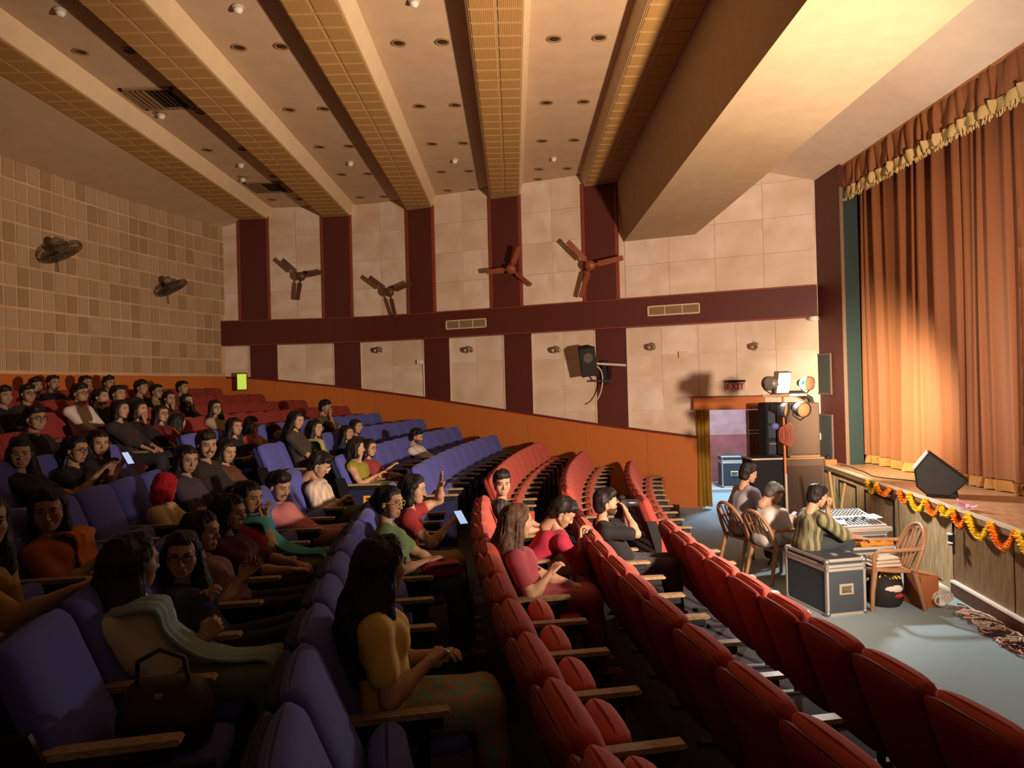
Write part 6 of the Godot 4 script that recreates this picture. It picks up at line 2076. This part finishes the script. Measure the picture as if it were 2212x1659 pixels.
	p = person("person with dark hair in black, turned away from the viewer", Vector3(-4.514, 1.170, -10.356), -0.098, Vector3(-0.390, 0.937, 0.038), Vector3(0.413, -0.060, -0.911), {"cell": 0.024, "far": true, "f": true, "hair": "long", "top": rgb(20, 18, 22), "sleeve": 1.6, "tone": 0.85})
	p = person("woman in glasses with hand raised to her cheek, back rows", Vector3(-5.308, 1.330, -11.760), -0.151, Vector3(-0.402, 1.119, 0.061), Vector3(0.944, -0.060, 0.331), {"cell": 0.024, "far": true, "f": true, "hair": "pony", "top": rgb(80, 40, 40), "sleeve": 1.6, "tone": 0.85, "sp": rgb(40, 34, 30), "hr": [-0.302, 0.979, 0.121, "fist", 1, 0, 0]})
	p = person("woman with long hair in black, behind the clapping woman", Vector3(-5.224, 1.330, -12.280), -0.171, Vector3(-0.426, 1.069, 0.073), Vector3(0.926, -0.060, 0.378), {"cell": 0.024, "far": true, "f": true, "hair": "front", "top": rgb(24, 20, 24), "sleeve": 1.6, "tone": 0.85})
	p = person("smiling woman in glasses and beige top at the right of the group", Vector3(-4.398, 1.170, -11.344), -0.135, Vector3(-0.374, 1.114, 0.051), Vector3(0.846, -0.060, 0.533), {"cell": 0.024, "far": true, "f": true, "hair": "front", "top": rgb(176, 160, 140), "sleeve": 1.6, "tone": 0.85, "sp": rgb(40, 34, 30)})
	p = person("woman with very long hair, yellow puff-sleeved blouse and teal floral skirt", Vector3(-0.355, 0.530, -3.210), 0.175, Vector3(-0.252, 1.176, -0.045), Vector3(0.883, -0.080, -0.469), {"cell": 0.014, "hair": "long", "top": rgb(244, 206, 110), "sleeve": 0.6, "bottom": rgb(50, 96, 88), "botm": floral(rgb(200, 110, 74), rgb(64, 164, 154), 0.03), "skirt": true, "s": 1.0, "loose": 0.016, "hr": [-0.062, 0.756, 0.035, "fist", 0, -1, 0], "hl": [-0.032, 0.736, -0.105, "relaxed"], "tone": 0.95})
	p = person("woman in a green top with her hair up, seen from behind", Vector3(-0.639, 0.530, -5.290), 0.096, Vector3(-0.307, 1.129, -0.030), Vector3(0.887, -0.100, 0.462), {"cell": 0.014, "hair": "bun", "top": rgb(104, 132, 86), "sleeve": 0.8, "bottom": rgb(96, 104, 58), "skirt": true, "sp": rgb(220, 190, 120), "tone": 0.9, "hr": [-0.027, 0.709, 0.070, "relaxed"]})
	p = person("woman in a red top holding a phone, one hand raised", Vector3(-0.684, 0.530, -5.810), 0.076, Vector3(-0.160, 1.147, -0.012), Vector3(0.987, -0.150, 0.163), {"cell": 0.014, "hair": "bob", "top": rgb(158, 44, 44), "sleeve": 0.4, "bottom": rgb(140, 132, 66), "skirt": true, "tone": 0.9, "hr": [0.140, 0.887, 0.108, "grip"], "hl": [0.060, 1.177, -0.072, "open", 1, 0, 0]})
	phone("phone with a lit screen held by the woman in red beside the green top", p, p.get_meta("head") + Vector3(0.38, -0.22, 0.12), Basis(Vector3.UP, 0.5) * Basis(Vector3.RIGHT, -0.9), Color(0.75, 0.85, 1.0), 0.7)
	p = person("young man in a dark striped shirt smiling over his shoulder in the red seats", Vector3(0.214, 0.370, -7.370), 0.017, Vector3(-0.361, 1.125, -0.006), Vector3(0.192, -0.120, 0.981), {"cell": 0.017, "f": false, "hair": "thick", "topm": stripes(rgb(74, 70, 72), rgb(38, 36, 40), 8, 6.0), "sleeve": 1.0, "bottom": rgb(40, 40, 46), "tone": 0.95})
	p = person("woman with long brown hair and a pink dress in the red seats", Vector3(0.331, 0.370, -5.290), 0.096, Vector3(-0.329, 1.120, -0.032), Vector3(0.943, -0.100, -0.334), {"cell": 0.014, "hair": "brown", "top": rgb(176, 80, 92), "sleeve": 0.55, "bottom": rgb(150, 60, 70), "skirt": true, "s": 1.0, "tone": 1.0, "hr": [-0.109, 0.760, 0.088, "relaxed"]})
	p = person("person in a magenta kurta bent forward over a camera", Vector3(0.252, 0.370, -6.330), 0.056, Vector3(0.155, 0.993, 0.009), Vector3(0.973, -0.750, 0.229), {"cell": 0.017, "f": false, "hair": "thick", "top": rgb(176, 40, 72), "sleeve": 1.5, "bottom": rgb(214, 200, 176), "tone": 0.75, "px": -0.1, "hr": [0.295, 0.773, 0.089, "grip", 1, 0, 0], "hl": [0.315, 0.773, -0.011, "grip", 1, 0, 0]})
	photo_camera("dark camera held low by the person in magenta", p, p.get_meta("head") + Vector3(0.22, -0.22, 0.03), Basis(Vector3.BACK, -0.5))
	p = person("bearded man in a black T-shirt looking through a camera in the second red row", Vector3(1.197, 0.210, -6.850), 0.037, Vector3(-0.335, 1.142, -0.012), Vector3(0.997, -0.020, 0.071), {"cell": 0.017, "f": false, "hair": "thick", "top": rgb(30, 30, 32), "sleeve": 0.8, "bottom": rgb(66, 60, 66), "tone": 0.85, "beard": 2, "px": -0.18, "hr": [-0.165, 1.072, 0.058, "grip", -1, 0, 0], "hl": [-0.145, 1.082, -0.072, "grip", -1, 0, 0]})
	photo_camera("black camera with its lens held to the eye of the man in the black T-shirt", p, p.get_meta("head") + Vector3(0.155, 0.0, 0.0), Basis())
	p = person("young man in a grey beige shirt on a plastic chair nearest the doorway", Vector3(3.060, 0.000, -9.620), 0.250, Vector3(0.080, 1.233, 0.020), Vector3(0.994, -0.220, 0.110), {"cell": 0.024, "far": true, "f": false, "hair": "thick", "top": rgb(166, 164, 174), "loose": 0.02, "sleeve": 0.8, "bottom": rgb(70, 64, 64), "seat": 0.44, "tone": 0.9, "px": -0.05, "hr": [0.340, 0.783, 0.120, "relaxed"]})
	p = person("grey-haired man in a cream shirt bent over his glowing phone", Vector3(3.200, 0.000, -8.950), 0.300, Vector3(0.035, 1.068, 0.011), Vector3(0.977, -0.750, 0.211), {"cell": 0.024, "far": true, "f": false, "hair": "grey", "top": rgb(228, 226, 220), "loose": 0.02, "sleeve": 0.9, "bottom": rgb(206, 184, 150), "seat": 0.44, "tone": 0.9, "px": -0.08, "fat": 1.08, "hr": [0.235, 0.728, 0.071, "grip"], "hl": [0.255, 0.728, -0.039, "grip"]})
	phone("phone glowing blue white in the hands of the grey-haired man", p, p.get_meta("head") + Vector3(0.26, -0.30, 0.0), Basis(Vector3.UP, -PI / 2) * Basis(Vector3.RIGHT, -0.9), Color(0.65, 0.65, 1.0), 2.0)
	p = person("man in an olive striped shirt sitting on a flight case at the mixing desk", Vector3(3.360, 0.000, -8.050), 0.100, Vector3(0.016, 1.177, 0.052), Vector3(0.960, -0.350, -0.280), {"cell": 0.017, "f": false, "hair": "short", "topm": stripes(rgb(126, 124, 92), rgb(70, 70, 50), 8, 3.2), "sleeve": 1.2, "bottom": rgb(56, 64, 70), "seat": 0.61, "tone": 0.9, "px": -0.08, "fat": 1.05, "loose": 0.02, "fx": -0.1, "hr": [0.436, 0.717, 0.172, "relaxed"], "hl": [0.146, 1.047, 0.022, "fist", 1, 0, 0]})
	# lanyard on the pink kurta, handbags and small things among the seats
	var o: Node3D
	var g: G
	o = thing("brown_handbag", "dark brown handbag standing on the blue seat at the near end of row five", "bag", Vector3(row_x(4, near_z(9)) - 0.12, row_y(4) + 0.49, near_z(9)), row_turn(near_z(9)))
	g = G.new()
	var rg := []
	for q in [[0.0, 0.15, 0.09], [0.04, 0.17, 0.11], [0.14, 0.165, 0.11], [0.22, 0.14, 0.085], [0.25, 0.11, 0.04], [0.255, 0.05, 0.015]]:
		var ring := PackedVector3Array()
		for k in 18:
			var a := -TAU * k / 18.0
			ring.append(Vector3(signf(cos(a)) * pow(absf(cos(a)), 0.6) * q[1], q[0], signf(sin(a)) * pow(absf(sin(a)), 0.6) * q[2]))
		rg.append(ring)
	g.grp = 1
	g.loft(rg)
	obj("bag_body", g, mat(rgb(58, 38, 30), 0.55, M.fine, Vector3(8, 8, 8)), o)
	g = G.new()
	g.tube([Vector3(-0.09, 0.24, 0.03), Vector3(-0.08, 0.34, 0.05), Vector3(0.0, 0.38, 0.06), Vector3(0.08, 0.34, 0.05), Vector3(0.09, 0.24, 0.03)], 0.009, 6)
	obj("handle", g, mat(rgb(44, 28, 22), 0.5), o)
	g = G.new()
	g.box(Vector3(0.0, 0.22, 0.095), Vector3(0.03, 0.02, 0.01), Basis(), 0.003)
	obj("clasp", g, M.grey_metal, o)
	o = thing("red_purse", "red fabric purse on the lap of the woman in the green top", "bag", Vector3(row_x(3, -5.29) + 0.08, row_y(3) + 0.62, -5.2), 0.3)
	g = G.new()
	g.prism([Vector2(-0.13, 0.0), Vector2(0.13, 0.0), Vector2(0.15, 0.05), Vector2(0.11, 0.085), Vector2(-0.11, 0.085), Vector2(-0.15, 0.05)], 0.18)
	obj("purse_body", g, mat(rgb(160, 36, 38), 0.6, M.weave, Vector3(9, 9, 9)), o)
	g = G.new()
	g.box(Vector3(0, 0.07, 0.092), Vector3(0.2, 0.012, 0.008), Basis(), 0.003)
	obj("zip", g, M.black, o)
	o = thing("orange_folder", "orange folder held up among the dark red rows", "folder", Vector3(row_x(7, -9.5) + 0.0, row_y(7) + 0.72, -9.55), 0.0)
	g = G.new()
	g.box(Vector3.ZERO, Vector3(0.02, 0.3, 0.21), Basis(Vector3.UP, 0.9) * Basis(Vector3.RIGHT, 0.45), 0.004)
	obj("cover", g, mat(rgb(206, 96, 44), 0.7), o)
	g = G.new()
	g.box(Vector3(0.008, 0.0, 0.0), Vector3(0.01, 0.28, 0.2), Basis(Vector3.UP, 0.9) * Basis(Vector3.RIGHT, 0.45))
	obj("papers", g, M.white, o)
